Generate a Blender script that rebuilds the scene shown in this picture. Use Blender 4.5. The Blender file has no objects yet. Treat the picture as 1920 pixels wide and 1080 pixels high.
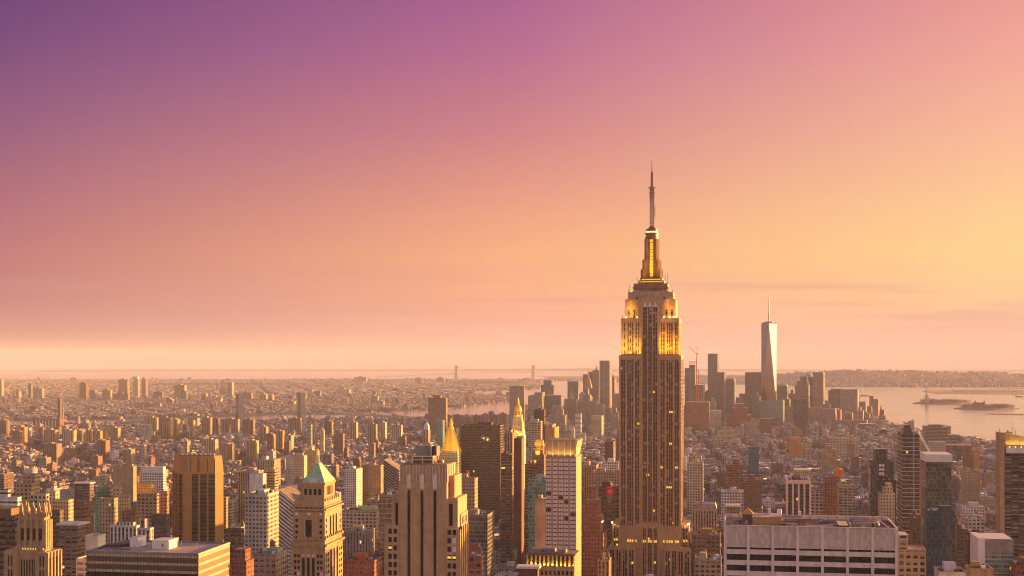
import bpy, math, random
import numpy as np
from math import sin, cos, radians, hypot, sqrt, pi
random.seed(7); RNG = np.random.default_rng(11)
C = bpy.context.scene.collection
SC = bpy.context.scene
# ------------------------------------------------------------------ camera
F, CX, EY, CAMZ = 2560.0, 960.0, 671.0, 260.0          # focal length and eye level in pixels of the 1920 wide photo
cd = bpy.data.cameras.new('camera'); cam = bpy.data.objects.new('camera', cd); C.objects.link(cam)
cam.location = (0, 0, CAMZ); cam.rotation_euler = (radians(90), 0, 0)
cd.sensor_width = 36; cd.lens = 36*F/1920; cd.shift_y = (EY-540)/1920; cd.clip_end = 300000; cd.clip_start = 1
SC.camera = cam
SC.view_settings.view_transform = 'Standard'; SC.view_settings.look = 'None'
SC.view_settings.exposure = 2.1; SC.view_settings.gamma = 1
SUN_AZ, SUN_EL = radians(58), radians(4.4)
HAZE_D = 3.3e-5
# ------------------------------------------------------------------ world
def lin(c):
    return tuple((v/255/12.92 if v/255 <= .04045 else ((v/255+.055)/1.055)**2.4) for v in c)
W = bpy.data.worlds.new('World'); SC.world = W; W.use_nodes = True
nt = W.node_tree; nt.nodes.clear()
def N(t, typ, **kw):
    n = t.nodes.new(typ)
    for k, v in kw.items(): setattr(n, k, v)
    return n
def mth(t, op, a, b=None, c=None, clamp=False):
    n = t.nodes.new('ShaderNodeMath'); n.operation = op; n.use_clamp = clamp
    for i, x in enumerate((a, b, c)):
        if x is None: continue
        if isinstance(x, (int, float)): n.inputs[i].default_value = x
        else: t.links.new(x, n.inputs[i])
    return n.outputs[0]
def mix(t, f, a, b, mode='MIX'):
    n = t.nodes.new('ShaderNodeMix'); n.data_type = 'RGBA'; n.blend_type = mode
    for i, x in ((0, f), (6, a), (7, b)):
        if isinstance(x, (int, float)): n.inputs[i].default_value = x
        elif isinstance(x, tuple): n.inputs[i].default_value = (*x[:3], 1)
        else: t.links.new(x, n.inputs[i])
    return n.outputs[2]
def vscale(t, a, k):
    n = t.nodes.new('ShaderNodeVectorMath'); n.operation = 'SCALE'; t.links.new(a, n.inputs[0]); n.inputs['Scale'].default_value = k
    return n.outputs[0]
def mrange(t, v, a, b, c=0., d=1., smooth=False):
    n = t.nodes.new('ShaderNodeMapRange'); n.interpolation_type = 'SMOOTHSTEP' if smooth else 'LINEAR'
    t.links.new(v, n.inputs[0])
    for i, x in enumerate((a, b, c, d)): n.inputs[i+1].default_value = x
    return n.outputs[0]
def ramp(t, v, stops):
    n = t.nodes.new('ShaderNodeValToRGB'); t.links.new(v, n.inputs[0]); e = n.color_ramp.elements
    e[0].position, e[0].color = stops[0][0], (*stops[0][1], 1); e[1].position, e[1].color = stops[-1][0], (*stops[-1][1], 1)
    for p, c in stops[1:-1]:
        x = e.new(p); x.color = (*c, 1)
    return n.outputs[0]
tc = N(nt, 'ShaderNodeTexCoord'); sx = N(nt, 'ShaderNodeSeparateXYZ'); nt.links.new(tc.outputs['Generated'], sx.inputs[0])
az = mth(nt, 'MULTIPLY', mth(nt, 'ARCTAN2', sx.outputs[0], sx.outputs[1]), 180/pi)
el = mth(nt, 'MULTIPLY', mth(nt, 'ARCSINE', sx.outputs[2]), 180/pi)
elt = mth(nt, 'SQRT', mth(nt, 'DIVIDE', mth(nt, 'MAXIMUM', el, 0.0), 90.0))
T = (0, .09, .166, .218, .259, .322, .374, .404, .6, 1)
def skyramp(cols, k=1.0): return ramp(nt, elt, [(p, tuple(x*k for x in lin(c))) for p, c in zip(T, cols)])
L_ = skyramp([(165,118,122),(172,118,122),(182,113,122),(180,105,116),(168,96,118),(140,80,122),(108,58,120),(94,47,114),(90,66,126),(118,110,158)])
M_ = skyramp([(250,186,168),(251,182,163),(248,173,136),(247,173,128),(236,158,128),(206,126,132),(182,103,141),(168,92,141),(135,92,140),(122,112,158)])
R_ = skyramp([(253,190,172),(254,190,165),(253,204,150),(254,212,142),(252,204,147),(248,182,150),(240,161,149),(232,149,142),(182,122,142),(124,112,158)])
S_ = vscale(nt, ramp(nt, elt, [(0,(.30,.2,.08)),(.16,(.45,.32,.15)),(.25,(.66,.47,.24)),(.31,(.40,.27,.14)),(.37,(.032,.018,.013)),(.6,(.018,.008,.01)),(1,(.006,.005,.009))]), 25.0)
B_ = ramp(nt, elt, [(0,(.52,.42,.44)),(.2,(.60,.46,.48)),(.45,(.52,.42,.50)),(1,(.26,.23,.34))])
c = mix(nt, mrange(nt, az, -21, 0), L_, M_)
c = mix(nt, mrange(nt, az, 0, 21), c, R_)
c = mix(nt, mrange(nt, az, 21, 62, smooth=True), c, S_)
c = mix(nt, mrange(nt, az, 88, 150, smooth=True), c, B_)
c = mix(nt, mrange(nt, az, -25, -110, smooth=True), c, B_)
# thin cloud streaks low in the sky
mp = N(nt, 'ShaderNodeCombineXYZ'); nt.links.new(mth(nt, 'MULTIPLY', az, .055), mp.inputs[0]); nt.links.new(mth(nt, 'MULTIPLY', el, 1.5), mp.inputs[1])
nz = N(nt, 'ShaderNodeTexNoise'); nz.inputs['Scale'].default_value = 1.3; nz.inputs['Detail'].default_value = 5; nz.inputs['Distortion'].default_value = .35
nt.links.new(mp.outputs[0], nz.inputs['Vector'])
band = mth(nt, 'MULTIPLY', mrange(nt, el, .3, 1.4, smooth=True), mrange(nt, el, 4.6, 2.6, smooth=True))
cf = mth(nt, 'MULTIPLY', mrange(nt, nz.outputs[0], .46, .64, smooth=True), band)
c = mix(nt, mth(nt, 'MULTIPLY', cf, .62), c, mix(nt, .55, c, (.60, .25, .28)))
nsk = N(nt, 'ShaderNodeTexSky'); nsk.sky_type = 'NISHITA'; nsk.sun_disc = False
nsk.sun_elevation = SUN_EL; nsk.sun_rotation = SUN_AZ; nsk.altitude = 200; nsk.dust_density = 2
bg1 = N(nt, 'ShaderNodeBackground'); nt.links.new(c, bg1.inputs[0]); bg1.inputs[1].default_value = .232
bg2 = N(nt, 'ShaderNodeBackground'); nt.links.new(nsk.outputs[0], bg2.inputs[0]); bg2.inputs[1].default_value = .0015
ad = N(nt, 'ShaderNodeAddShader'); nt.links.new(bg1.outputs[0], ad.inputs[0]); nt.links.new(bg2.outputs[0], ad.inputs[1])
wo = N(nt, 'ShaderNodeOutputWorld'); nt.links.new(ad.outputs[0], wo.inputs[0])
W.cycles.sampling_method = 'MANUAL'; W.cycles.sample_map_resolution = 512
# ------------------------------------------------------------------ sun
sd = bpy.data.lights.new('sun', 'SUN'); sun = bpy.data.objects.new('sun', sd); C.objects.link(sun)
sd.energy = 4.4; sd.angle = radians(.5); sd.color = (1, .44, .11)
sun.rotation_euler = (radians(90)-SUN_EL, 0, -SUN_AZ+pi)
cy = SC.cycles
cy.use_denoising = True; cy.max_bounces = 5; cy.diffuse_bounces = 2; cy.glossy_bounces = 2; cy.volume_bounces = 3
cy.transparent_max_bounces = 6; cy.use_adaptive_sampling = True; cy.adaptive_threshold = .01; cy.filter_width = 1.05; cy.caustics_reflective = False; cy.caustics_refractive = False
cy.sample_clamp_indirect = 4
# ------------------------------------------------------------------ materials
def newmat(name):
    m = bpy.data.materials.new(name); m.use_nodes = True
    t = m.node_tree; return m, t, t.nodes['Principled BSDF']
def plain(name, col, rough=.8, metal=0., noise=.25, scale=.15, emit=None, es=0.):
    m, t, b = newmat(name)
    g = N(t, 'ShaderNodeTexCoord'); z = N(t, 'ShaderNodeTexNoise'); z.inputs['Scale'].default_value = scale; z.inputs['Detail'].default_value = 4
    t.links.new(g.outputs['Object'], z.inputs['Vector'])
    v = mrange(t, z.outputs[0], .25, .75, 1-noise, 1+noise)
    st = N(t, 'ShaderNodeTexNoise'); st.inputs['Scale'].default_value = 1; st.inputs['Detail'].default_value = 3     # rain streaks
    sm = N(t, 'ShaderNodeMapping'); sm.inputs['Scale'].default_value = (.6, .6, .035); t.links.new(g.outputs['Object'], sm.inputs[0]); t.links.new(sm.outputs[0], st.inputs['Vector'])
    v = mth(t, 'MULTIPLY', v, mrange(t, st.outputs[0], .3, .7, 1-noise*.8, 1+noise*.6))
    cc = mix(t, 1.0, tuple(col), v, 'MULTIPLY') if col else None
    t.links.new(cc, b.inputs['Base Color']); b.inputs['Roughness'].default_value = rough; b.inputs['Metallic'].default_value = metal
    if emit: b.inputs['Emission Color'].default_value = (*emit, 1); b.inputs['Emission Strength'].default_value = es
    return m
def facade(name, bay, fl, ww, wh, g0=(.02,.02,.022), g1=(.16,.15,.14), lit=.012, src='obj', grough=.12, spand=None, span_w=None, blind=.35, wallrough=.85):
    """wall with a window grid laid out in metres on the wall's own UVs"""
    m, t, b = newmat(name)
    uv = N(t, 'ShaderNodeUVMap'); s = N(t, 'ShaderNodeSeparateXYZ'); t.links.new(uv.outputs[0], s.inputs[0])
    u = mth(t, 'DIVIDE', s.outputs[0], bay); v = mth(t, 'DIVIDE', s.outputs[1], fl)
    fx = mth(t, 'ABSOLUTE', mth(t, 'SUBTRACT', mth(t, 'FRACT', u), .5)); fy = mth(t, 'ABSOLUTE', mth(t, 'SUBTRACT', mth(t, 'FRACT', v), .5))
    mx = mth(t, 'LESS_THAN', fx, ww/2); my = mth(t, 'LESS_THAN', fy, wh/2)
    win = mth(t, 'MULTIPLY', mx, my)
    oi = N(t, 'ShaderNodeObjectInfo')
    if src == 'obj': wall = oi.outputs['Color']
    else:
        a = N(t, 'ShaderNodeAttribute'); a.attribute_name = 'col'; wall = a.outputs['Color']
    cell = N(t, 'ShaderNodeCombineXYZ'); t.links.new(mth(t, 'FLOOR', u), cell.inputs[0]); t.links.new(mth(t, 'FLOOR', v), cell.inputs[1])
    t.links.new(oi.outputs['Random'], cell.inputs[2])
    wn = N(t, 'ShaderNodeTexWhiteNoise'); wn.noise_dimensions = '3D'; t.links.new(cell.outputs[0], wn.inputs['Vector'])
    r = wn.outputs['Value']
    g = mix(t, mrange(t, r, 1-blind, 1, 0, 1), g0, g1)
    sq = N(t, 'ShaderNodeSeparateColor'); t.links.new(wn.outputs['Color'], sq.inputs[0])
    half = mth(t, 'GREATER_THAN', mth(t, 'FRACT', v), mrange(t, sq.outputs[0], 0, 1, .35, 1.0))
    if wh < .8: g = mix(t, mth(t, 'MULTIPLY', half, .55), g, tuple(min(.5, x*2.2+.05) for x in g1))   # blinds drawn to different heights
    bar = mth(t, 'LESS_THAN', fx, .02*ww+.012)
    g = mix(t, mth(t, 'MULTIPLY', bar, .5), g, (.10, .085, .075))
    no = N(t, 'ShaderNodeTexNoise'); no.inputs['Scale'].default_value = .09; no.inputs['Detail'].default_value = 5
    geo = N(t, 'ShaderNodeNewGeometry'); t.links.new(geo.outputs['Position'], no.inputs['Vector'])
    wall = mix(t, 1.0, wall, mrange(t, no.outputs[0], .3, .7, .78, 1.2), 'MULTIPLY')
    st = N(t, 'ShaderNodeTexNoise'); st.inputs['Scale'].default_value = 1; st.inputs['Detail'].default_value = 3
    sm = N(t, 'ShaderNodeMapping'); sm.inputs['Scale'].default_value = (.5, .5, .03); t.links.new(geo.outputs['Position'], sm.inputs[0]); t.links.new(sm.outputs[0], st.inputs['Vector'])
    wall = mix(t, 1.0, wall, mrange(t, st.outputs[0], .3, .7, .82, 1.14), 'MULTIPLY')
    if spand:                                                  # spandrel panels in the window columns
        wall = mix(t, mx, wall, spand)
    col = mix(t, win, wall, g)
    t.links.new(col, b.inputs['Base Color'])
    t.links.new(mrange(t, win, 0, 1, wallrough, grough), b.inputs['Roughness'])
    if lit > 0:
        r2 = wn.outputs['Color']; sp = N(t, 'ShaderNodeSeparateColor'); t.links.new(r2, sp.inputs[0])
        lt = mth(t, 'MULTIPLY', win, mth(t, 'GREATER_THAN', sp.outputs[1], 1-lit*.3))
        t.links.new(mix(t, mrange(t, sp.outputs[2], .45, .75), (1, .60, .10), (1, .84, .58)), b.inputs['Emission Color'])
        t.links.new(mth(t, 'MULTIPLY', lt, .25), b.inputs['Emission Strength'])
    return m
ST = {
 'pun':  facade('punched_window_wall', 3.0, 3.5, .46, .52),
 'bigpun': facade('large_window_wall', 4.2, 3.9, .62, .58),
 'band': facade('ribbon_window_wall', 2.0, 3.7, 1.01, .46, g0=(.025,.022,.02), g1=(.2,.17,.13), lit=.006),
 'dband': facade('dark_ribbon_wall', 2.0, 3.6, 1.01, .62, g0=(.02,.017,.016), g1=(.10,.08,.07), lit=.006),
 'vert': facade('pier_and_strip_wall', 2.8, 3.6, .52, .7, spand=(.09,.06,.05)),
 'glass': facade('curtain_glass_wall', 1.6, 3.6, .88, .84, g0=(.03,.04,.045), g1=(.16,.17,.17), lit=.008, blind=.7, grough=.1),
 'bglass': facade('blue_glass_wall', 1.7, 3.6, .9, .84, g0=(.015,.035,.06), g1=(.07,.13,.18), lit=.005, blind=.8, grough=.1),
 'gglass': facade('green_glass_wall', 1.8, 3.6, .86, .84, g0=(.03,.10,.09), g1=(.16,.30,.26), lit=.004, blind=.9, grough=.15),
 'grid': facade('white_grid_wall', 3.4, 3.6, .6, .6, g0=(.04,.035,.035), g1=(.2,.18,.16), lit=.006),
 'balc': facade('balcony_wall', 5.0, 3.1, .8, .60, g0=(.03,.025,.025), g1=(.22,.19,.17), lit=.012),
 'slab': facade('housing_slab_wall', 3.2, 2.9, .36, .42, g0=(.07,.055,.045), g1=(.2,.17,.13), lit=.002),
 'slabv': facade('striped_slab_wall', 5.4, 2.9, .42, 1.01, g0=(.10,.07,.05), g1=(.14,.10,.075), lit=0, grough=.6),
 'blank': facade('plain_wall', 30, 40, .0, .0, lit=0),
}
M = {}
M['massfar'] = facade('far_house_wall', 3.6, 4.0, .5, .56, src='att', lit=0, grough=.7)
M['mass'] = facade('rooftop_city_wall', 3.6, 4.0, .5, .56, src='att', g0=(.03,.026,.026), g1=(.2,.18,.16), lit=.004)
def roofmat(name, src):
    m, t, b = newmat(name)
    oi = N(t, 'ShaderNodeObjectInfo')
    if src == 'obj':
        base = ramp(t, oi.outputs['Random'], [(0,(.07,.06,.06)),(.25,(.15,.13,.12)),(.45,(.22,.19,.18)),(.62,(.12,.1,.09)),(.8,(.38,.35,.34)),(1,(.52,.49,.48))])
    else:
        a = N(t, 'ShaderNodeAttribute'); a.attribute_name = 'col'; base = a.outputs['Color']
    no = N(t, 'ShaderNodeTexNoise'); no.inputs['Scale'].default_value = .22; no.inputs['Detail'].default_value = 6
    geo = N(t, 'ShaderNodeNewGeometry'); t.links.new(geo.outputs['Position'], no.inputs['Vector'])
    cc = mix(t, 1.0, base, mrange(t, no.outputs[0], .3, .7, .6, 1.35), 'MULTIPLY')
    t.links.new(cc, b.inputs['Base Color']); b.inputs['Roughness'].default_value = .9
    return m
M['roof'] = roofmat('flat_roof', 'obj'); M['massroof'] = roofmat('rooftop_city_roof', 'att')
M['stone'] = plain('limestone', (.46,.30,.17), .85, noise=.16, scale=.25)
M['stonedk'] = plain('weathered_stone', (.40,.27,.155), .85, noise=.2, scale=.3)
M['steel'] = plain('grey_metal', (.26,.24,.24), .45, .6)
M['dkmetal'] = plain('dark_metal', (.10,.07,.06), .5, .4)
M['mast'] = plain('mast_metal', (.27,.135,.08), .5, .3)
M['white'] = plain('white_paint', (.66,.63,.6), .7, noise=.1)
M['wood'] = plain('tank_wood', (.20,.12,.07), .85)
M['orange'] = plain('orange_cladding', (.6,.24,.06), .7)
M['brick'] = plain('dark_red_brick', (.28,.09,.055), .85)
M['copper'] = plain('green_copper', (.27,.44,.29), .6, noise=.2, scale=.4)
M['gold'] = plain('gold_leaf', (.95,.58,.07), .55, .15, noise=.1)
M['glass'] = plain('dark_glass', (.018,.017,.018), .1, noise=.5, scale=.4)
M['glasslt'] = plain('pale_blind_glass', (.70,.64,.66), .35, noise=.15, scale=.5)
M['lit'] = plain('lit_window', (.5,.3,.05), .5, emit=(1,.56,.04), es=.21)
M['lamp'] = plain('lamp_face', (.8,.6,.2), .5, emit=(1,.72,.2), es=.6)
M['precast'] = plain('precast_panel', (.72,.59,.52), .85, noise=.12, scale=.5)
M['granite'] = plain('brown_granite', (.085,.055,.038), .5, noise=.2)
M['orangestone'] = plain('orange_brick', (.44,.235,.075), .8, noise=.12)
M['rooftar'] = plain('roof_gravel', (.19,.15,.125), .95, noise=.4, scale=.2)
M['bark'] = plain('bare_branches', (.15,.10,.075), .95, noise=.4, scale=.02)
M['redpaint'] = plain('red_crane_paint', (.5,.10,.05), .6)
M['banner'] = plain('red_banner', (.72,.02,.08), .7, noise=.05)
M['concrete'] = plain('concrete', (.38,.33,.29), .85)
M['verdigris'] = plain('verdigris', (.25,.42,.36), .7)
def esb_strip_mat():
    m, t, b = newmat('window_and_spandrel_strip')
    uv = N(t, 'ShaderNodeUVMap'); s = N(t, 'ShaderNodeSeparateXYZ'); t.links.new(uv.outputs[0], s.inputs[0])
    v = mth(t, 'DIVIDE', s.outputs[1], 3.72)
    fy = mth(t, 'FRACT', v); win = mth(t, 'LESS_THAN', fy, .5)
    geo = N(t, 'ShaderNodeNewGeometry'); sp = N(t, 'ShaderNodeSeparateXYZ'); t.links.new(geo.outputs['Position'], sp.inputs[0])
    ce = N(t, 'ShaderNodeCombineXYZ'); t.links.new(mth(t, 'FLOOR', mth(t, 'DIVIDE', mth(t, 'ADD', sp.outputs[0], mth(t, 'MULTIPLY', sp.outputs[1], .7)), 2.4)), ce.inputs[0]); t.links.new(mth(t, 'FLOOR', v), ce.inputs[1])
    wn = N(t, 'ShaderNodeTexWhiteNoise'); wn.noise_dimensions = '2D'; t.links.new(ce.outputs[0], wn.inputs['Vector']); r = wn.outputs['Value']
    g = mix(t, mrange(t, r, .80, .9), (.025,.021,.022), (.34,.31,.33))
    col = mix(t, win, (.095,.045,.03), g); t.links.new(col, b.inputs['Base Color'])
    t.links.new(mrange(t, win, 0, 1, .5, .15), b.inputs['Roughness'])
    c2 = N(t, 'ShaderNodeCombineXYZ'); t.links.new(mth(t, 'FLOOR', v), c2.inputs[1])
    w2 = N(t, 'ShaderNodeTexWhiteNoise'); w2.noise_dimensions = '2D'; t.links.new(c2.outputs[0], w2.inputs['Vector'])
    thr = mrange(t, w2.outputs['Value'], .0, 1, .999, .955)
    s2 = N(t, 'ShaderNodeSeparateColor'); t.links.new(wn.outputs['Color'], s2.inputs[0])
    lt = mth(t, 'MULTIPLY', win, mth(t, 'GREATER_THAN', s2.outputs[2], thr))
    b.inputs['Emission Color'].default_value = (1, .62, .08, 1); t.links.new(mth(t, 'MULTIPLY', lt, .25), b.inputs['Emission Strength'])
    return m
M['antenna'] = plain('antenna_steel', (.13,.05,.035), .75)
M['strip'] = esb_strip_mat()
# ------------------------------------------------------------------ mesh builder
class MB:
    def __init__(s): s.v = []; s.f = []; s.uv = []; s.m = []
    def prism(s, p0, z0, z1, p1=None, m=0, mt=None, bottom=False, bay=None, top=True):
        p1 = p1 or p0; n = len(p0); i = len(s.v)
        s.v += [(x, y, z0) for x, y in p0] + [(x, y, z1) for x, y in p1]
        for k in range(n):
            a, b = p0[k], p0[(k+1) % n]; l = hypot(b[0]-a[0], b[1]-a[1]); L = l
            if bay and l > bay*.6: L = max(1, round(l/bay))*bay
            s.f.append((i+k, i+(k+1) % n, i+n+(k+1) % n, i+n+k)); s.uv.append(((0, z0), (L, z0), (L, z1), (0, z1))); s.m.append(m)
        if top: s.f.append(tuple(range(i+n, i+2*n))); s.uv.append([(x, y) for x, y in p1]); s.m.append(m if mt is None else mt)
        if bottom: s.f.append(tuple(range(i+n-1, i-1, -1))); s.uv.append([(x, y) for x, y in p0[::-1]]); s.m.append(m)
        return s
    def box(s, x0, x1, y0, y1, z0, z1, m=0, mt=None, bay=None, bottom=True):
        return s.prism([(x0,y0),(x1,y0),(x1,y1),(x0,y1)], z0, z1, m=m, mt=mt, bay=bay, bottom=bottom)
    def taper(s, x0, x1, y0, y1, z0, X0, X1, Y0, Y1, z1, m=0, mt=None, bottom=True, bay=None):
        return s.prism([(x0,y0),(x1,y0),(x1,y1),(x0,y1)], z0, z1, [(X0,Y0),(X1,Y0),(X1,Y1),(X0,Y1)], m=m, mt=mt, bottom=bottom, bay=bay)
    def cyl(s, x, y, r0, r1, z0, z1, n=12, m=0, ph=0):
        f = lambda r: [(x+r*cos(2*pi*k/n+ph), y+r*sin(2*pi*k/n+ph)) for k in range(n)]
        return s.prism(f(r0), z0, z1, f(max(r1, .01)), m=m, bottom=True)
    def bar(s, a, b, r, m=0):
        a = np.array(a, float); b = np.array(b, float); d = b-a; d /= np.linalg.norm(d)
        h = np.array((0, 0, 1.)) if abs(d[2]) < .9 else np.array((1., 0, 0))
        u = np.cross(d, h); u /= np.linalg.norm(u); w = np.cross(u, d); i = len(s.v)
        for p in (a, b):
            for su, sw in ((-1,-1),(1,-1),(1,1),(-1,1)): s.v.append(tuple(p+u*r*su+w*r*sw))
        for q in ((0,1,5,4),(1,2,6,5),(2,3,7,6),(3,0,4,7),(0,3,2,1),(4,5,6,7)):
            s.f.append(tuple(i+k for k in q)); s.uv.append([(0,0),(1,0),(1,1),(0,1)]); s.m.append(m)
        return s
    def mesh(s, name, mats):
        me = bpy.data.meshes.new(name); me.from_pydata(s.v, [], s.f)
        ul = me.uv_layers.new(name='UVMap'); ul.data.foreach_set('uv', [x for q in s.uv for p in q for x in p])
        for m in (mats if isinstance(mats, (list, tuple)) else [mats]): me.materials.append(m)
        me.polygons.foreach_set('material_index', s.m); me.update()
        return me
    def build(s, name, mats, parent=None, col=None):
        o = bpy.data.objects.new(name, s.mesh(name, mats)); C.objects.link(o)
        if parent: o.parent = parent
        if col is not None: o.color = (*col[:3], 1)
        return o
def link(name, me, parent=None, loc=(0,0,0), col=None):
    o = bpy.data.objects.new(name, me); C.objects.link(o); o.location = loc
    if parent: o.parent = parent
    if col is not None: o.color = (*col[:3], 1)
    return o
def tag(o, label, cat, group=None, kind=None):
    if label: o['label'] = label
    if cat: o['category'] = cat
    if group: o['group'] = group
    if kind: o['kind'] = kind
    return o
TH = radians(9.5); UC, US = cos(TH), sin(TH)               # the street grid is turned 9.5 degrees against the view
def drop(d): return -d*d/1.5e7                             # the earth's curve
class Fr:
    """a frame on the street grid whose origin lies at pixel x0, depth Y0; local x runs along the facade, y away, z up"""
    def __init__(s, x0, Y0, th=TH):
        s.th = th; s.c, s.s = cos(th), sin(th); s.X, s.Y = (x0-CX)/F*Y0, Y0
    def lx(s, px, q=0):
        k = (px-CX)/F; X, Y = s.X+q*s.s, s.Y+q*s.c
        return (k*Y-X)/(s.c+k*s.s)
    def lz(s, py, p=0, q=0): return CAMZ-(py-EY)/F*(s.Y-p*s.s+q*s.c)
    def dq(s, px, p):
        k = (px-CX)/F; X, Y = s.X+p*s.c, s.Y-p*s.s
        return (k*Y-X)/(s.s-k*s.c)
    def world(s, p, q): return (s.X+p*s.c+q*s.s, s.Y-p*s.s+q*s.c)
    def root(s, name, label, cat, z=0, group=None):
        o = bpy.data.objects.new(name, None); C.objects.link(o); o.location = (s.X, s.Y, z); o.rotation_euler = (0, 0, -s.th)
        o.empty_display_size = 5; return tag(o, label, cat, group)
FOOT = []                                                  # footprints kept free of the low city: (x, y, radius)
def keep(fr, p0, p1, q0, q1):
    x, y = fr.world((p0+p1)/2, (q0+q1)/2); FOOT.append((x, y, (p1-p0)/2, (q1-q0)/2))
def lamp(kind, parent, loc, energy, col, size=1., size_y=None, rot=None, name='floodlight_beam'):
    d = bpy.data.lights.new(name, kind); d.energy = energy*.64; d.color = col
    if kind == 'AREA':
        d.shape = 'RECTANGLE'; d.size = size; d.size_y = size_y or size; d.spread = radians(110)
    else: d.shadow_soft_size = size
    o = bpy.data.objects.new(name, d); C.objects.link(o); o.location = loc; o.parent = parent
    if rot: o.rotation_euler = rot
    return o
AMB = (1, .48, .03)
# ------------------------------------------------------------------ water, land, islands, hills
import bmesh
def gd(py):
    k = (py-EY)/F; q = k*k-4*CAMZ/1.5e7
    return (k-sqrt(max(q, 0)))*7.5e6
def gp(px, py): d = gd(py); return ((px-CX)/F*d, d)
def watermat():
    m, t, b = newmat('bay_water')
    g = N(t, 'ShaderNodeNewGeometry'); mp = N(t, 'ShaderNodeMapping'); mp.inputs['Scale'].default_value = (.0035, .012, 1); t.links.new(g.outputs['Position'], mp.inputs[0])
    n1 = N(t, 'ShaderNodeTexNoise'); n1.inputs['Scale'].default_value = 1; n1.inputs['Detail'].default_value = 8; n1.inputs['Roughness'].default_value = .62; t.links.new(mp.outputs[0], n1.inputs['Vector'])
    bp = N(t, 'ShaderNodeBump'); bp.inputs['Strength'].default_value = .22; bp.inputs['Distance'].default_value = 12; t.links.new(n1.outputs[0], bp.inputs['Height']); t.links.new(bp.outputs[0], b.inputs['Normal'])
    b.inputs['Base Color'].default_value = (.42, .40, .41, 1); t.links.new(mrange(t, n1.outputs[0], .35, .65, .06, .14), b.inputs['Roughness']); b.inputs['IOR'].default_value = 1.7
    return m
wb = MB(); rings = [0, 400, 1200, 2500, 4000] + [5000*1.07**k for k in range(41)]; ns = 160
wb.v.append((0, 0, 0))
for r in rings[1:]: wb.v += [(r*sin(2*pi*k/ns), r*cos(2*pi*k/ns), drop(r)) for k in range(ns)]
for k in range(ns):
    wb.f.append((0, 1+(k+1) % ns, 1+k)); wb.uv.append([(0,0)]*3); wb.m.append(0)
    for j in range(len(rings)-2):
        a, b2 = 1+j*ns, 1+(j+1)*ns
        wb.f.append((a+k, a+(k+1) % ns, b2+(k+1) % ns, b2+k)); wb.uv.append([(0,0)]*4); wb.m.append(0)
tag(wb.build('water', watermat()), None, None, kind='structure')
M['land'] = plain('city_ground', (.11,.09,.08), .95, noise=.45, scale=.004)
M['hill'] = plain('wooded_hill', (.065,.05,.065), .95, noise=.45, scale=.003)
M['shore'] = plain('island_shore', (.15,.12,.11), .95, noise=.3, scale=.02)
def land(name, pts, h, step, mat=None, skirt=4):
    bm = bmesh.new(); vs = [bm.verts.new((x, y, 0)) for x, y in pts]; fc = bm.faces.new(vs)
    bmesh.ops.triangulate(bm, faces=bm.faces[:])
    for ax in (0, 1):
        lo = min(p[ax] for p in pts); hi = max(p[ax] for p in pts); x = lo+step
        while x < hi:
            co = [0, 0, 0]; no = [0, 0, 0]; co[ax] = x; no[ax] = 1
            bmesh.ops.bisect_plane(bm, geom=bm.verts[:]+bm.edges[:]+bm.faces[:], plane_co=co, plane_no=no); x += step
    be = [e for e in bm.edges if e.is_boundary]
    ex = bmesh.ops.extrude_edge_only(bm, edges=be)['geom']; low = {v for v in ex if isinstance(v, bmesh.types.BMVert)}
    for v in bm.verts: v.co.z = drop(hypot(v.co.x, v.co.y)) + h - (skirt if v in low else 0)
    bmesh.ops.recalc_face_normals(bm, faces=bm.faces[:])
    me = bpy.data.meshes.new(name); bm.to_mesh(me); bm.free(); me.materials.append(mat or M['land'])
    o = link(name, me); tag(o, None, None, kind='structure'); return o
NEARP = [(-1500,830),(-200,808),(150,800),(400,797),(600,792),(760,783),(840,779),(960,778),(990,768),(1150,764),(1300,767),(1500,772),(1600,779),(1655,789),(1670,801),(1705,811),(1745,822),(1800,831),(1866,838),(1990,852),(2300,890)]
MAN = [gp(*p) for p in NEARP]; MANP = MAN+[(2600,2000),(2600,-4000),(-4200,-4000),(-4200,2500)]
land('ground', MANP, 2.5, 900)
BKP_px = [(-1700,716),(-600,714),(0,712.8),(400,712.5),(850,711.6),(985,711.2),(1018,714.5),(1012,722),(1012,728.5),(960,731),(905,733),(868,737),(905,741),(962,743.5),(960,753),(900,758),(838,767),(700,772),(480,779),(200,786),(-200,792),(-1700,808)]
BKP = [gp(*p) for p in BKP_px]
land('far_shore', BKP, 4, 900)
def hill(name, px0, px1, front, back, prof, step=7, rows=14, mat=None):
    """a ridge of high ground: front(px) is the pixel row of its foot, prof(px) that of its crest"""
    mb = MB(); cols = int((px1-px0)/step)+1
    for i in range(cols):
        px = px0+i*step; d0 = gd(front(px)); d1 = d0+back
        dc = d0+back*.55; hc = CAMZ-(prof(px)-EY)/F*dc-drop(dc)
        for j in range(rows):
            f = j/(rows-1); d = d0+(d1-d0)*f
            s = (f/.55) if f < .55 else max(0, (1-f)/.45)
            s = s*s*(3-2*s)*.35+s*.65
            h = hc*s*(1+.10*sin(px*.071+j*1.7)*sin(j*.9+px*.023))+2*(j > 0)
            k = (px-CX)/F; mb.v.append((k*d, d, drop(d*sqrt(1+k*k))+h-(3 if j == 0 else 0)))
    for i in range(cols-1):
        for j in range(rows-1):
            a = i*rows+j; mb.f.append((a, a+rows, a+rows+1, a+1)); mb.uv.append([(0,0)]*4); mb.m.append(0)
    o = mb.build(name, mat or M['hill']); tag(o, None, None, kind='structure'); return o
def interp(tab): return lambda x: float(np.interp(x, [a for a, _ in tab], [b for _, b in tab]))
SI_FOOT = interp([(1003,714.2),(1090,715),(1280,719),(1460,722.5),(1560,725),(2400,726)])
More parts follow.
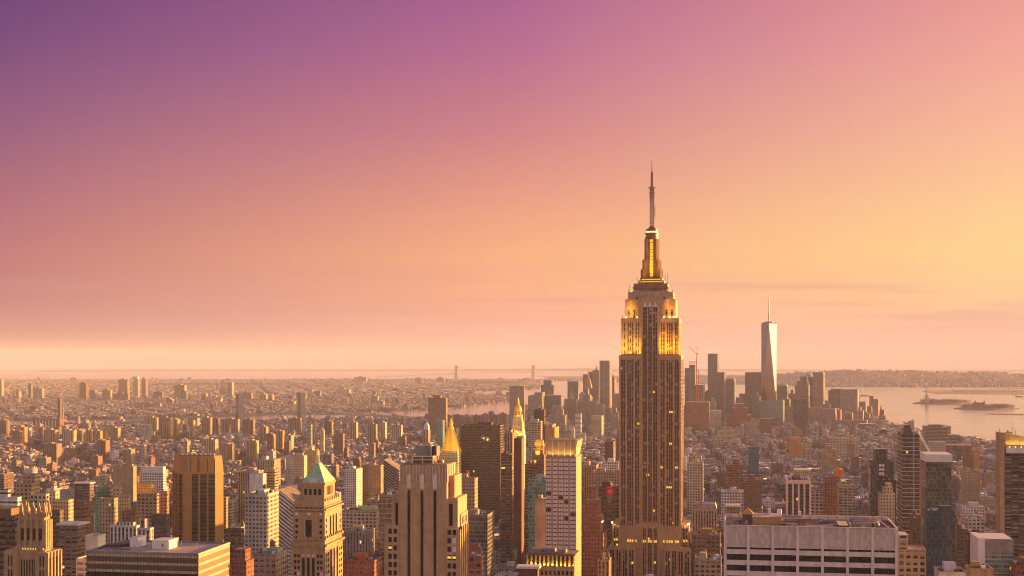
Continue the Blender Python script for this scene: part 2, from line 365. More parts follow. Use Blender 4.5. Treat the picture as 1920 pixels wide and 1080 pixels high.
SI_TOP = interp([(1003,711),(1040,708),(1090,708.5),(1200,706),(1300,704),(1400,703),(1460,701),(1500,697.5),(1560,695.2),(1620,694.2),(1680,694.6),(1760,696.5),(1840,698),(1920,700),(2400,706)])
hill('hills', 1003, 2400, SI_FOOT, 5200, SI_TOP)
hill('far_hills', -900, 2300, lambda x: 696.2, 9000, interp([(-900,697),(40,696.6),(75,693.2),(200,692.2),(480,692.4),(800,692.6),(1000,691.2),(1100,690.2),(1180,690.8),(1420,692.2),(1700,693.5),(2300,694)]), step=14, rows=9)
def island(name, pts, h=2.5): return land(name, [gp(*p) for p in pts], h, 400, M['shore'], 3)
island('island', [(1711,756.5),(1735,757.6),(1800,757.8),(1826,756.2),(1815,754.2),(1770,752.8),(1725,753.2)])
island('island', [(1788,766.2),(1815,768.2),(1870,768.6),(1912,766.4),(1895,763.6),(1850,761.8),(1812,763)])
island('island', [(1848,776.6),(1990,779.6),(1990,776.2),(1848,775.8)], 1.8)
island('island', [(1730,734),(1760,738.2),(2050,740),(2050,733),(1880,731.6),(1740,732)])
island('island', [(1832,727.2),(2000,729),(2000,725.6),(1850,725.8)])
island('island', [(1903,744.6),(1990,745.6),(1990,743.4),(1905,743.8)], 1.5)
# bare trees: each a puff of small twig faces; far woods that read as one mass
TV = []; TF = []
def tree_at(x, y, z, h, n=26):
    r = h*.34
    for _ in range(n):
        a = random.uniform(0, 2*pi); e = random.uniform(-1, 1); rr = r*random.random()**.4
        cx, cy2, cz = x+rr*cos(a)*sqrt(1-e*e), y+rr*sin(a)*sqrt(1-e*e), z+h*.62+rr*e*1.1
        s = h*.09*random.uniform(.6, 1.5); i = len(TV)
        for _ in range(3): TV.append((cx+random.uniform(-s, s), cy2+random.uniform(-s, s), cz+random.uniform(-s, s)*1.4))
        TF.append((i, i+1, i+2))
    i = len(TV); TV.extend([(x-.5, y, z), (x+.5, y, z), (x, y, z+h*.7)]); TF.append((i, i+1, i+2))
def wood(poly, n, h0, h1, faces=26):
    ps = [gp(*p) for p in poly]; xs = [p[0] for p in ps]; ys = [p[1] for p in ps]; k = 0; tries = 0
    while k < n and tries < n*30:
        tries += 1; x, y = random.uniform(min(xs), max(xs)), random.uniform(min(ys), max(ys)); ins = False
        for i in range(len(ps)):
            (x0, y0), (x1, y1) = ps[i-1], ps[i]
            if (y0 > y) != (y1 > y) and x < (x1-x0)*(y-y0)/(y1-y0)+x0: ins = not ins
        if ins: tree_at(x, y, drop(hypot(x, y))+2.5, random.uniform(h0, h1), faces); k += 1
wood([(1722,756.5),(1745,757.2),(1815,757),(1822,756),(1790,753.8),(1728,753.6)], 330, 11, 22)
wood([(1797,766.4),(1825,767.8),(1880,768),(1906,766.4),(1885,763.6),(1815,763.4)], 420, 11, 22)
wood([(1770,737.5),(2000,739),(2000,734),(1780,733)], 340, 10, 18)
wood([(1665,797),(1680,803),(1740,817),(1840,833),(1960,847),(1960,842),(1840,829),(1740,814),(1680,800)], 300, 9, 15)
tw = bpy.data.meshes.new('bare_tree_woods'); tw.from_pydata(TV, [], TF); tw.materials.append(M['bark'])
WOODOBJ = tag(link('bare_tree_woods', tw), 'leafless brown waterside and park trees reading as woods', 'trees', kind='stuff')
# ------------------------------------------------------------------ bridges, statue, boats, cranes
def bridge(name, label, px_a, px_b, ytop, ydeck_mid, ydeck_end, ybase, Ya, Yb, tw_px, mat, ext):
    k = 1/F; A = ((px_a-CX)*k*Ya, Ya); B = ((px_b-CX)*k*Yb, Yb); zb = drop(Ya)
    o = bpy.data.objects.new(name, None); C.objects.link(o); o.location = (A[0], A[1], zb); tag(o, label, 'bridge')
    L = hypot(B[0]-A[0], B[1]-A[1]); o.rotation_euler = (0, 0, math.atan2(B[1]-A[1], B[0]-A[0]))
    H = CAMZ-(ytop-EY)*k*Ya-zb; hm = CAMZ-(ydeck_mid-EY)*k*(Ya+Yb)/2-zb; he = CAMZ-(ydeck_end-EY)*k*Ya-zb
    w = tw_px*k*Ya
    for x in (0, L):
        t = MB(); lw = w*.28
        ca = abs(cos(o.rotation_euler.z))
        for s in (-1, 1): t.taper(x-lw*1.3, x+lw*1.3, s*w*.5-lw, s*w*.5+lw, -2, x-lw, x+lw, s*w*.5-lw*.8, s*w*.5+lw*.8, H)
        t.box(x-lw*.8, x+lw*.8, -w*.5+lw*.8, w*.5-lw*.8, H*.86, H*.985); t.box(x-lw*.8, x+lw*.8, -w*.5+lw*.8, w*.5-lw*.8, he*.72, he*.92)
        t.build('tower', mat, o)
    d = MB(); n = 24; xs = [-ext+(L+2*ext)*i/n for i in range(n+1)]
    def dz(x): f = (x-L/2)/(L/2+ext); return hm-(hm-he*.55)*f*f*.9
    for a, b2 in zip(xs, xs[1:]): d.bar((a, 0, dz(a)), (b2, 0, dz(b2)), w*.14)
    d.build('deck', mat, o)
    for s in (-1, 1):
        c2 = MB(); pts = []
        for i in range(21): f = i/20; pts.append((L*f, s*w*.45, hm+6+(H-hm-6)*(2*f-1)**2))
        pts = [(-ext, s*w*.45, dz(-ext))]+pts+[(L+ext, s*w*.45, dz(L+ext))]
        for a, b2 in zip(pts, pts[1:]): c2.bar(a, b2, max(.7, w*.018))
        c2.build('cable', mat, o)
    return o
bridge('suspension_bridge', 'distant grey suspension bridge across the narrows under the horizon', 856, 1000.5, 685.5, 698.5, 703, 711, 16500, 17250, 5.2, M['steel'], 1150)
bridge('suspension_bridge', 'hazy steel suspension bridge with two tall towers behind the housing slabs', 449, 565, 738, 776, 776, 792, 4850, 4950, 15, M['steel'], 420)
def statue():
    d = gd(756.5); x = (1737.5-CX)/F*d; z0 = drop(d)+2.5
    o = bpy.data.objects.new('statue', None); C.objects.link(o); o.location = (x, d, z0)
    tag(o, 'green robed statue raising a torch on a stone pedestal in the bay', 'statue')
    b = MB(); star = [((34 if i % 2 else 21)*cos(2*pi*i/22), (34 if i % 2 else 21)*sin(2*pi*i/22)) for i in range(22)]
    b.prism(star, -3, 12, m=0); b.build('fort', M['stone'], o)
    b = MB(); b.taper(-11, 11, -11, 11, 12, -8, 8, -8, 8, 38).taper(-9, 9, -9, 9, 38, -8, 8, -8, 8, 47); b.build('pedestal', M['stone'], o)
    f = MB(); prof = [(5.6,47),(5.2,56),(4.4,64),(3.4,70),(4.0,75),(3.8,78),(1.5,80),(1.7,82),(1.8,84.5),(1.0,86)]
    n = 14; base = len(f.v)
    for r, z in prof: f.v += [(r*cos(2*pi*k/n), r*.8*sin(2*pi*k/n), z) for k in range(n)]
    for j in range(len(prof)-1):
        for k in range(n):
            a = j*n; f.f.append((a+k, a+(k+1) % n, a+n+(k+1) % n, a+n+k)); f.uv.append([(0,0)]*4); f.m.append(0)
    f.f.append(tuple(range((len(prof)-1)*n, len(prof)*n))); f.uv.append([(0,0)]*n); f.m.append(0)
    f.bar((-2.8, 0, 76), (-4.6, 0, 90), 1.0).bar((3.2, 0, 76), (3.0, -3, 70), 1.1).box(1.8, 4.4, -4.4, -2.8, 67, 73); f.build('figure', M['verdigris'], o)
    t = MB(); t.cyl(-4.7, 0, 1.4, 1.8, 90, 91.2, 10).cyl(-4.7, 0, 1.0, .1, 91.2, 94, 8); t.build('torch', M['gold'], o)
    cr = MB()
    for k in range(7): a = pi*k/6; cr.bar((1.6*cos(a), 0, 85+1.2*sin(a)), (3.4*cos(a), 0, 85.4+3*sin(a)), .22)
    cr.build('crown', M['verdigris'], o)
statue()
def hall():
    d = gd(764.5); x = (1837-CX)/F*d; o = bpy.data.objects.new('immigration_hall', None); C.objects.link(o); o.location = (x, d, drop(d)+2.5)
    tag(o, 'turreted brick hall among bare trees on the nearer island', 'building')
    MB().box(-30, 30, 0, 30, 0, 18).build('wall', M['brick'], o); MB().taper(-30, 30, 0, 30, 18, -26, 26, 13, 17, 25).build('roof', M['dkmetal'], o)
    for sx in (-24, 24):
        MB().box(sx-4, sx+4, -3, 5, 0, 30).cyl(sx, 1, 4, .6, 30, 38, 8).build('turret', M['brick'], o)
    MB().box(-18, 70, -32, -14, 0, 8).build('ferry_shed', M['white'], o)
hall()
def boat(px, py, L, label, kind='barge'):
    d = gd(py); o = bpy.data.objects.new(kind, None); C.objects.link(o); o.location = ((px-CX)/F*d, d, drop(d)); tag(o, label, 'boat'); o.rotation_euler = (0, 0, .08)
    h = L*.5; w = L*.1
    MB().prism([(-h,-w),(h*.8,-w),(h,0),(h*.8,w),(-h,w)], -.5, L*.05).build('hull', M['dkmetal'], o)
    if kind == 'ferry_boat': MB().box(-h*.7, h*.5, -w*.7, w*.7, L*.05, L*.12).box(-h*.4, h*.2, -w*.5, w*.5, L*.12, L*.17).build('cabin', M['steel'], o)
    else: MB().box(-h*.85, -h*.6, -w*.7, w*.7, L*.05, L*.17).build('wheelhouse', M['steel'], o); MB().box(-h*.5, h*.7, -w*.7, w*.7, L*.05, L*.075).build('cargo', M['brick'], o)
boat(1622, 742.5, 70, 'long dark barge on the bay right of the tan tower', 'barge')
boat(1607, 746.5, 62, 'shorter dark barge just below the long barge', 'barge')
boat(1611, 731.5, 38, 'small white ferry out on the bay above the barges', 'ferry_boat')
boat(1912, 744, 60, 'low dark barge at the right edge beyond the islands', 'barge')
def gantry(px, py, h, label):
    d = gd(py); o = bpy.data.objects.new('gantry_crane', None); C.objects.link(o); o.location = ((px-CX)/F*d, d, drop(d)+3); tag(o, label, 'crane', None); o.rotation_euler = (0, 0, .5)
    l = MB()
    for sx in (-9, 9):
        for sy in (-9, 9): l.bar((sx, sy, 0), (sx, sy, h*.55), 1.1)
    l.bar((-9, -9, h*.3), (9, -9, h*.3), .8).bar((-9, 9, h*.3), (9, 9, h*.3), .8).build('legs', M['redpaint'], o)
    MB().bar((-24, 0, h*.55), (14, 0, h*.57), 2).bar((14, 0, h*.57), (40, 0, h), 1.6).build('boom', M['redpaint'], o)
    MB().bar((0, 0, h*.55), (4, 0, h*.9), 1).bar((4, 0, h*.9), (36, 0, h*.95), .5).build('mast', M['redpaint'], o)
gantry(878, 756, 95, 'pale red harbour crane left of its twin on the far pier')
gantry(926, 755, 88, 'pale red harbour crane beside the tall ribbed slab tower')

# ------------------------------------------------------------------ landmark towers
def winparts(root, mats, rects, name='window', limit=100):
    """rects: (axis, a0, a1, z0, z1, plane, mat): thin panes set 4 cm proud of the wall; the first `limit` are parts, the rest one part"""
    rest = {}
    for i, (ax, a0, a1, z0, z1, pl, mt) in enumerate(rects):
        def add(mb):
            if ax == 'f': mb.box(a0, a1, pl-.06, pl+.25, z0, z1)
            else: mb.box(pl-.25, pl+.06, a0, a1, z0, z1)
        if i < limit:
            mb = MB(); add(mb); mb.build(name, M[mt], root)
        else:
            add(rest.setdefault(mt, MB()))
    if rest:
        ks = list(rest); mb = MB()
        for j, k in enumerate(ks):
            off = len(mb.v); mb.v += rest[k].v; mb.f += [tuple(x+off for x in f) for f in rest[k].f]; mb.uv += rest[k].uv; mb.m += [j]*len(rest[k].f)
        tag(mb.build('window_field', [M[k] for k in ks], root), None, None, kind='stuff')
def tank(root, x, y, z, s=1., roofm='wood'):
    o = MB().cyl(x, y, 2.0*s, 1.9*s, z+2.2*s, z+6*s, 12).build('water_tank', M['wood'], root)
    MB().cyl(x, y, 2.15*s, .1, z+6.004*s, z+7.6*s, 12).build('tank_roof', M[roofm], o)
    l = MB()
    for a in range(4): l.bar((x+1.3*s*cos(a*pi/2+.7), y+1.3*s*sin(a*pi/2+.7), z), (x+1.3*s*cos(a*pi/2+.7), y+1.3*s*sin(a*pi/2+.7), z+2.2*s), .14*s)
    l.build('tank_stand', M['dkmetal'], o)
    return o
def skyscraper():
    f = Fr(1218.5, 1284); r = f.root('stepped_skyscraper', 'tallest limestone skyscraper with gold lit setbacks and a needle mast', 'skyscraper')
    keep(f, -38, 38, -4, 64); D = 60
    z = lambda py, q=0: f.lz(py, 0, q)
    z1, z2, z3, z4, z5 = z(668), z(598), z(562), z(547), z(530)
    RX = 8.6                                           # half width of the centre bay
    body = MB()
    # shaft: two wings and a recessed centre
    for s in (-1, 1):
        x0, x1 = sorted((s*RX, s*29)); body.box(x0, x1, 0, D, 40, z1)
    body.box(-RX, RX, 2.2, D-2.2, 40, z1+2)
    # upper tiers
    for hw, q, za, zb in ((27.3, 2.6, z1, z2), (23.6, 6, z2, z3), (21.3, 8, z3, z4)):
        for s in (-1, 1):
            x0, x1 = sorted((s*RX, s*hw)); body.box(x0, x1, q, D-q, za, zb)
    body.box(-RX, RX, 2.4, D-2.4, z1+2, z(557)); body.box(-RX, RX, 5.5, D-5.5, z(557), z4+.3)
    # piers standing proud on each wing
    wing = [(-29,-27.4),(-22.9,-21.3),(-15.6,-13.9),(-9.9,-8.6),(8.6,9.9),(13.9,15.6),(21.3,22.9),(27.4,29)]
    for a, b in wing: body.box(a, b, -.7, .2, 100, z1-3)
    for a, b in [(-8.6,-7.0),(-2.9,-1.6),(1.6,2.9),(7.0,8.6)]: body.box(a, b, 1.3, 2.6, z(985)-2, z(575))
    for sg in (-1, 1):
        for k in range(6): 
            q = 1.5+k*11.3; body.box(*sorted((sg*28.9, sg*29.16)), q-.8, q+.8, 100, z1-3)
    for a, b in [(-27.3,-26),(-22.9,-21.3),(-15.6,-13.9),(-10.2,-8.6),(8.6,10.2),(13.9,15.6),(21.3,22.9),(26,27.3)]: body.box(a, b, 2.1, 2.8, z1+.01, z2-2.5)
    # parapet caps of each tier
    for hw, q, zt in ((29.15, -.15, z1), (27.45, 2.45, z2), (23.75, 5.85, z3)):
        for s in (-1, 1):
            x0, x1 = sorted((s*RX, s*hw)); body.box(x0, x1, q, q+1.0, zt-2.6, zt+.9); body.box(*sorted((s*(hw-.9), s*hw)), q+1, D-q, zt-2.6, zt+.9)
    # lower shoulders
    for hw0, hw1, q0, q1, zt in ((29, 36.2, 7, D-7, z(985)), (12.5, 38.6, -6, D+6, z(1026))):
        for s in (-1, 1):
            x0, x1 = sorted((s*hw0, s*hw1)); body.box(x0, x1, q0, q1, -2, zt)
    body.box(-12.5, 12.5, -1.6, 3, -2, z(985)+1.5); body.box(-29, 29, .05, D, -2, 40)
    for x in (-8.6, -2.85, 2.85, 8.6): body.box(x-.9, x+.9, -2.5, -1.5, -2, z(985))
    body.box(-10, 10, -2.3, -1.5, z(985)-1.2, z(985)+2)
    for s in (-1, 1):
        for k in range(5): x = s*(14+k*6); body.box(x-.9, x+.9, -6.8, -5.9, -2, z(1026)-2.4)
        body.box(*sorted((s*12.4, s*38.8)), -6.9, -6.0, z(1026)-2.4, z(1026)+1)
    body.build('wall', M['stone'], r)
    # window strips: front, centre, right side
    def strip(x0, x1, q, za, zb, side=None):
        mb = MB()
        if side is None: mb.box(x0, x1, q-.12, q+.3, za, zb)
        else: mb.box(side-.3, side+.12, x0, x1, za, zb)
        mb.build('window_strip', M['strip'], r)
    cols = []
    for s in (-1, 1):
        for c0, n in ((25.15, 2), (18.45, 3), (11.9, 2)):
            for i in range(n): cols.append(s*c0+(i-(n-1)/2)*2.15)
    for x in cols:
        strip(x-.78, x+.78, 0, 102, z1-3.2); strip(x-.78, x+.78, 2.6, z1+.6, z2-3.2)
    for c0 in (-5, 0, 5):
        for i in (-1, 1):
            x = c0*.96+i*1.0; strip(x-.72, x+.72, 2.2, z(985)+3, z1+1.9); strip(x-.72, x+.72, 2.4, z1+2.1, z(575))
            strip(x-.72, x+.72, -1.6, 20, z(990))
    for s in (-1, 1):
        for k in range(4):
            for i in (-1, 1): x = s*(17+k*6)+i*1.1; strip(x-.75, x+.75, -6, 20, z(1029))
        for i in (-1, 1): strip(s*32.7+i*1.3-.8, s*32.7+i*1.3+.8, 7, 60, z(990))
        for c0 in (20.3, 15.3): strip(s*c0-1.0, s*c0+1.0, 6, z2+1.2, z2+9)
    for k in range(5):
        for i in (-1, 1): q = 7.2+k*11.3+i*2.0; strip(q-.8, q+.8, 0, 102, z1-3.2, 29); 
    for k in range(4):
        for i in (-1, 1): q = 10+k*13+i*1.5; strip(q-.8, q+.8, 0, z1+.6, z2-3.2, 27.3)
    # arches over the centre bay, and pale fans above it
    for c0 in (-5, 0, 5):
        mb = MB(); mb.prism([(c0*.96-1.9, 2.1), (c0*.96+1.9, 2.1), (c0*.96+1.9, 2.6), (c0*.96-1.9, 2.6)], z(575), z(566), [(c0*.96-.3, 2.1), (c0*.96+.3, 2.1), (c0*.96+.3, 2.6), (c0*.96-.3, 2.6)]); mb.build('fan_ornament', M['precast'], r)
        a = MB(); pts = [(c0*.96+2.05*cos(pi*k/8), z(985)-4.2+2.6*sin(pi*k/8)) for k in range(9)]
        for p, q in zip(pts, pts[1:]): a.bar((p[0], -2.2, p[1]), (q[0], -2.2, q[1]), .5)
        a.build('arch', M['stone'], r)
    for x in (-13, -6.5, 0, 6.5, 13): MB().box(x-.8, x+.8, 5.3 if abs(x) < 8 else 7.8, 8.2, z(560), z(556)).build('window', M['glass'], r)
    # observation terrace and base of the mast
    qc = D/2
    MB().box(-16, 16, qc-17, qc+17, z4-.5, z5).box(-17, 17, qc-18, qc+18, z(540), z(537)).build('observatory', M['mast'], r)
    MB().box(-17.2, 17.2, qc-18.2, qc-17.2, z4-.4, z4+1.6).build('terrace_rail', M['steel'], r)
    zq = lambda py: f.lz(py, 0, qc)
    MB().box(-12.2, 12.2, qc-12.2, qc+12.2, z5, zq(527)).box(-10.5, 10.5, qc-10.5, qc+10.5, zq(527), zq(522)).build('mast_base', M['mast'], r)
    MB().box(-9.5, 9.5, qc-10.62, qc-10.5, zq(525.8), zq(524.2)).build('lit_band', M['lit'], r); MB().box(-11, 11, qc-12.32, qc-12.2, zq(530.3), zq(528.8)).build('lit_band', M['lit'], r)
    ms = MB(); ms.cyl(0, qc, 5.9, 5.4, zq(522), zq(446), 16, ph=pi/16)
    for a in range(4):
        ca, sa = cos(a*pi/2+pi/4), sin(a*pi/2+pi/4)
        for r0, r1, za, zb in ((5, 8.2, 522, 449), (8.0, 10.8, 522, 488), (10.6, 13.0, 522, 506)):
            cx_, cy_ = ca*(r0+r1)/2, qc+sa*(r0+r1)/2; w = 1.5; l = (r1-r0)/2
            pts = [(cx_+ca*l*i-sa*w*j, cy_+sa*l*i+ca*w*j) for i, j in ((-1,-1),(1,-1),(1,1),(-1,1))]; ms.prism(pts, zq(za), zq(zb))
    ms.build('mast', M['mast'], r)
    for k in range(11):
        za = zq(519-k*6.4); MB().box(-1.55, 1.55, qc-6.35, qc-5.2, za, za+2.65).build('lit_window', M['lit'], r)
    ring = MB(); ring.cyl(0, qc, 6.6, 6.6, zq(447), zq(444.5), 20).cyl(0, qc, 5.6, 5.6, zq(444.5), zq(440), 20).cyl(0, qc, 6.4, 6.4, zq(440), zq(437), 20).cyl(0, qc, 5, 5, zq(437), zq(431.5), 20).cyl(0, qc, 5.8, 5.8, zq(431.5), zq(429.8), 20).cyl(0, qc, 4.6, 1.4, zq(429.8), zq(423.5), 20); ring.build('crown', M['mast'], r)
    MB().cyl(0, qc, 5.08, 5.08, zq(436.4), zq(434), 20).build('lamp_ring', M['lamp'], r)
    an = MB(); za, zb, zc, zt = zq(424), zq(352), zq(322), zq(302)
    def lattice(r0, r1, z0, z1, n):
        for sx in (-1, 1):
            for sy in (-1, 1): an.bar((sx*r0, qc+sy*r0, z0), (sx*r1, qc+sy*r1, z1), .26)
        for k in range(n):
            q0, q1 = z0+(z1-z0)*k/n, z0+(z1-z0)*(k+1)/n; r = r0+(r1-r0)*k/n
            for sy in (-1, 1): an.bar((-r, qc+sy*r, q0), (r, qc+sy*r, q1), .14); an.bar((-r, qc+sy*r, q0), (r, qc+sy*r, q0), .2)
    lattice(1.75, 1.5, za, zb, 14); lattice(1.0, .6, zb, zc, 9); an.bar((0, qc, zc), (0, qc, zt), .28); an.bar((0, qc, za), (0, qc, zc), .26)
    for py, w in ((352, 3.6), (355, 2.4), (361, 3.2), (366, 2.6), (370, 2.8), (378, 2.2)): an.box(-w, w, qc-w*.5, qc+w*.5, zq(py)-.35, zq(py)+.35)
    an.box(-.9, .9, qc-.9, qc+.9, zq(321), zq(344)) if False else None
    an.bar((2.9, qc, zq(406)), (2.9, qc, zq(386)), .35); an.bar((1.6, qc, zq(406)), (2.9, qc, zq(406)), .3); an.bar((1.5, qc, zq(388)), (2.9, qc, zq(388)), .3)
    an.build('antenna', M['antenna'], r)
    for x, q, py, h in ((-20, 8, 547, 9), (-14, 12, 545, 6), (18, 9, 547, 8), (13.5, 14, 530, 9), (-13, 14, 530, 8), (22, 12, 562, 7), (-7.6, qc-8, 497, 9), (26, 4, 598, 5), (-26, 4, 598, 5), (9, 14, 530, 5), (-9, 14, 530, 6), (16, 13, 530, 12), (-16, 12, 547, 12)):
        MB().bar((x, q, z(py)-1), (x, q, z(py)+h*.8), .16).bar((x-.5, q, z(py)+h*.5), (x+.5, q, z(py)+h*.5), .2).build('aerial', M['mast'], r)
    for sx in (-1, 1):
        for x in (12, 14.6, 20.8): MB().box(sx*x-.5, sx*x+.5, qc-19, qc-18.2, z(547)+.5, z(543)).build('dish', M['precast'], r)
    # floodlights on the setbacks
    for sx in (-1, 1):
        for x, w, e in ((24.9, 3.0, 1.0), (18.4, 4.6, .9), (11.6, 3.0, 1.25)):
            lamp('AREA', r, (sx*x, 1.1, z1+1.3), 420*e, AMB, w, .5, (radians(180-8), 0, 0))
            lamp('AREA', r, (sx*x, -.3, z1+1.5), 760*e, AMB, w, .5, (radians(180-11), 0, 0)).data.spread = radians(46)
        lamp('AREA', r, (sx*18.5, 4.6, z2+1.2), 260, AMB, 8, .5, (radians(180-14), 0, 0)); lamp('AREA', r, (sx*18.5, 3.0, z2+1.4), 470, AMB, 8, .5, (radians(180-13), 0, 0)).data.spread = radians(48)
        for x in (22, 18.2, 13) if sx > 0 else (22.5, 12.6): MB().cyl(sx*x, 4.4, .8, .8, z2+1.0, z2+2.4, 8).build('floodlight', M['lamp'], r)
        lamp('AREA', r, (sx*4.6, qc-12.4, zq(521)), 520, AMB, 4, .5, (radians(180-16), 0, 0))
        lamp('AREA', r, (29.5 if sx > 0 else -29.5, D/2, z1+1.2), 900, AMB, .6, 30, (0, radians(180-12*sx), 0))
    for x in (-36, 36): lamp('POINT', r, (x*.97, 4, z(985)+2.2), 500, (1, .75, .35), .5); MB().cyl(x, 5.6, .9, .9, z(985)+.5, z(985)+2.2, 8).build('floodlight', M['lamp'], r)
    # the lit floor above the shoulders
    zl = z(1017)
    for x in [-33.9, -31.4, -20.6, -18.4, -16.3, -12.9, -10.8, 10.8, 13, 16.3, 18.5, 20.7, 24.2, 26.3, 31.5, 34]: MB().box(x-.7, x+.7, (6.85 if abs(x) > 30 else -.2), (7.1 if abs(x) > 30 else .1), zl, zl+2.4).build('lit_window', M['lit'], r)
    for x in (-5.8, -3.8, -1, 1, 3.8, 5.8): MB().box(x-.7, x+.7, -1.8, -1.5, zl, zl+2.4).build('lit_window', M['lit'], r)
skyscraper()
def prism_tower():                                       # tapering glass tower
    Y = 5850; X = (1442-CX)/F*Y; g = drop(hypot(X, Y)); o = bpy.data.objects.new('tapered_glass_tower', None); C.objects.link(o); o.location = (X, Y, g)
    th = math.atan2(X, Y); o.rotation_euler = (0, 0, -th-radians(2)); tag(o, 'tapered mirror glass tower with slim spire and one blazing side', 'skyscraper')
    keep(Fr(1442, Y, 0), -40, 40, -40, 40)
    m, t, b = newmat('mirror_glass'); b.inputs['Base Color'].default_value = (.18,.165,.19,1); b.inputs['Metallic'].default_value = .9; b.inputs['Roughness'].default_value = .1
    uv = N(t, 'ShaderNodeNewGeometry'); s = N(t, 'ShaderNodeSeparateXYZ'); t.links.new(uv.outputs['Position'], s.inputs[0])
    fz = mth(t, 'LESS_THAN', mth(t, 'FRACT', mth(t, 'DIVIDE', s.outputs[2], 8.0)), .2); t.links.new(mix(t, fz, (.18,.165,.19), (.135,.12,.14)), b.inputs['Base Color'])
    zt = CAMZ-(607-EY)/F*Y-g; B, T = 31.5, 30.5; zb = 56
    bp = [(-B,-B),(B,-B),(B,B),(-B,B)]; tp = [(0,-T*1.07),(T*1.07,0),(0,T*1.07),(-T*1.07,0)]
    mb = MB(); mb.v = [(x, y, zb) for x, y in bp]+[(x, y, zt) for x, y in tp]
    F_ = [(0,1,4),(1,5,4),(1,2,5),(2,6,5),(2,3,6),(3,7,6),(3,0,7),(0,4,7),(4,5,6,7)]
    for f in F_: mb.f.append(f); mb.uv.append([(0,0)]*len(f)); mb.m.append(0)
    mb.build('glass_wall', m, o); MB().box(-B, B, -B, B, -2, zb-.01).build('podium', M['steel'], o)
    MB().prism([(x*.98, y*.98) for x, y in tp], zt+.01, zt+5).cyl(0, 0, 19, 19, zt+5, zt+9, 20).build('ring', M['mast'], o)
    zz = CAMZ-(553-EY)/F*Y-g; MB().cyl(0, 0, 3.4, 2.8, zt+5, zt+42, 8).cyl(0, 0, 4.6, 4.6, zt+39, zt+43, 8).cyl(0, 0, 2.4, 1.2, zt+43, zz, 8).build('spire', M['mast'], o)
prism_tower()
def pale_slab():                                        # foreground right
    f = Fr(1357, 700); w = f.lx(1684); d = 46; z0 = f.lz(988.5, w/2); r = f.root('office_slab', 'pale concrete office slab with dark window bands and cluttered flat roof', 'office building')
    keep(f, 0, w, 0, d); sc = 700/F
    MB().box(0, w, .8, d, 100, z0-1.3).build('wall', M['precast'], r)
    nb = 7; p = w/nb
    for k in range(nb+1):
        x = min(max(k*p, .75), w-.75); MB().box(x-.7, x+.7, 0, .79, 100, z0).build('pier', M['precast'], r)
    zr = lambda py: f.lz(py, w/2)
    pn = facade('fluted_panel', 1.15, 3.05, .9, .985, g0=(.50,.39,.33), g1=(.68,.55,.48), lit=0, grough=.85, blind=.95)
    for k in range(nb):
        a, b = k*p+(.7 if k else 1.45), (k+1)*p-(.7 if k < nb-1 else 1.45); a += .02; b -= .02
        o = MB().box(a, b, .45, .82, zr(1029), z0-.02).build('wall_panel', pn, r, (.50,.40,.34))
        MB().box(a, b, .74, .84, zr(1033), zr(1029.4)).build('vent_slot', M['glass'], r)
        for i in range(6):
            y0 = 1033.4+i*20.4
            MB().box(a, b, .5, .82, zr(y0+8.6), zr(y0)).build('spandrel', M['precast'], r)
            MB().box(a, b, .73, .84, zr(y0+20), zr(y0+9)).build('window_band', M['glass'], r)
    MB().box(.8, w-.8, 1.6, d-.8, z0-1.25, z0-1.1).build('roof', M['rooftar'], r)
    MB().box(0, w, .01, .9, z0+.004, z0+.35).box(0, .8, .9, d, z0-1.3, z0+.35).box(w-.8, w, .9, d, z0-1.3, z0+.35).box(.8, w-.8, d-.8, d, z0-1.3, z0+1.0).build('parapet', M['precast'], r)
    q = z0-1.1
    u = lambda px: f.lx(px, 24)
    t = MB().box(u(1392), u(1413), 27, 33, q+1.2, q+4.0).build('water_tank', M['wood'], r)
    MB().prism([(u(1391),26.6),(u(1414),26.6),(u(1414),33.4),(u(1391),33.4)], q+4.02, q+7.2, [(u(1402),30),(u(1403),30),(u(1403),30.2),(u(1402),30.2)]).build('tank_roof', M['orange'], t)
    MB().box(u(1411), u(1464), 16, 34, q, q+3.6).build('penthouse', M['orangestone'], r); MB().box(u(1410), u(1465), 15.6, 34.4, q+3.6, q+4.1).build('penthouse_roof', M['concrete'], r)
    MB().box(u(1440), u(1446), 30, 33, q+4.1, q+7).cyl(u(1462), 32, 1.2, 1.2, q+4.1, q+6.6, 10).build('dish', M['white'], r)
    MB().box(u(1497), u(1503), 26, 30, q+3.8, q+6).build('dish', M['white'], r)
    MB().box(u(1467), u(1502), 28, 31, q+2.4, q+3.8).build('duct', M['steel'], r); MB().box(u(1495), u(1509), 14, 19, q, q+3.6).build('stair_hut', M['wood'], r)
    MB().box(u(1472), u(1560), 10, 22, q, q+.5).build('roof_deck', M['steel'], r)
    MB().box(u(1568), u(1587), 6, 26, q, q+1.6).build('well', M['glass'], r); MB().box(u(1588), u(1592), 6, 26, q, q+2.4).build('duct', M['concrete'], r)
    for k in range(4): MB().box(u(1595), u(1630), 12+k*4.6, 15.4+k*4.6, q, q+2.4+k*.4).build('cooling_unit', M['steel'], r)
    MB().cyl(u(1638), 14, 2, 2, q, q+2.4, 12).cyl(u(1640), 22, 2, 2, q, q+2.4, 12).build('fan', M['steel'], r)
    for k in range(5): MB().bar((u(1646)+k*1.8, 2, q+.9), (u(1640)+k*1.8, 40, q+.9), .22).build('pipe', M['white'] if k == 2 else M['dkmetal'], r)
    MB().box(u(1643), u(1668), 4, 42, q+.02, q+.25).build('dark_deck', M['dkmetal'], r)
    for k in range(18): MB().box(3+k*4.7, 3.5+k*4.7, d-1.2, d-.82, z0-1.3, z0+.9).build('parapet_post', M['orange'], r)
    rn = random.Random(5)
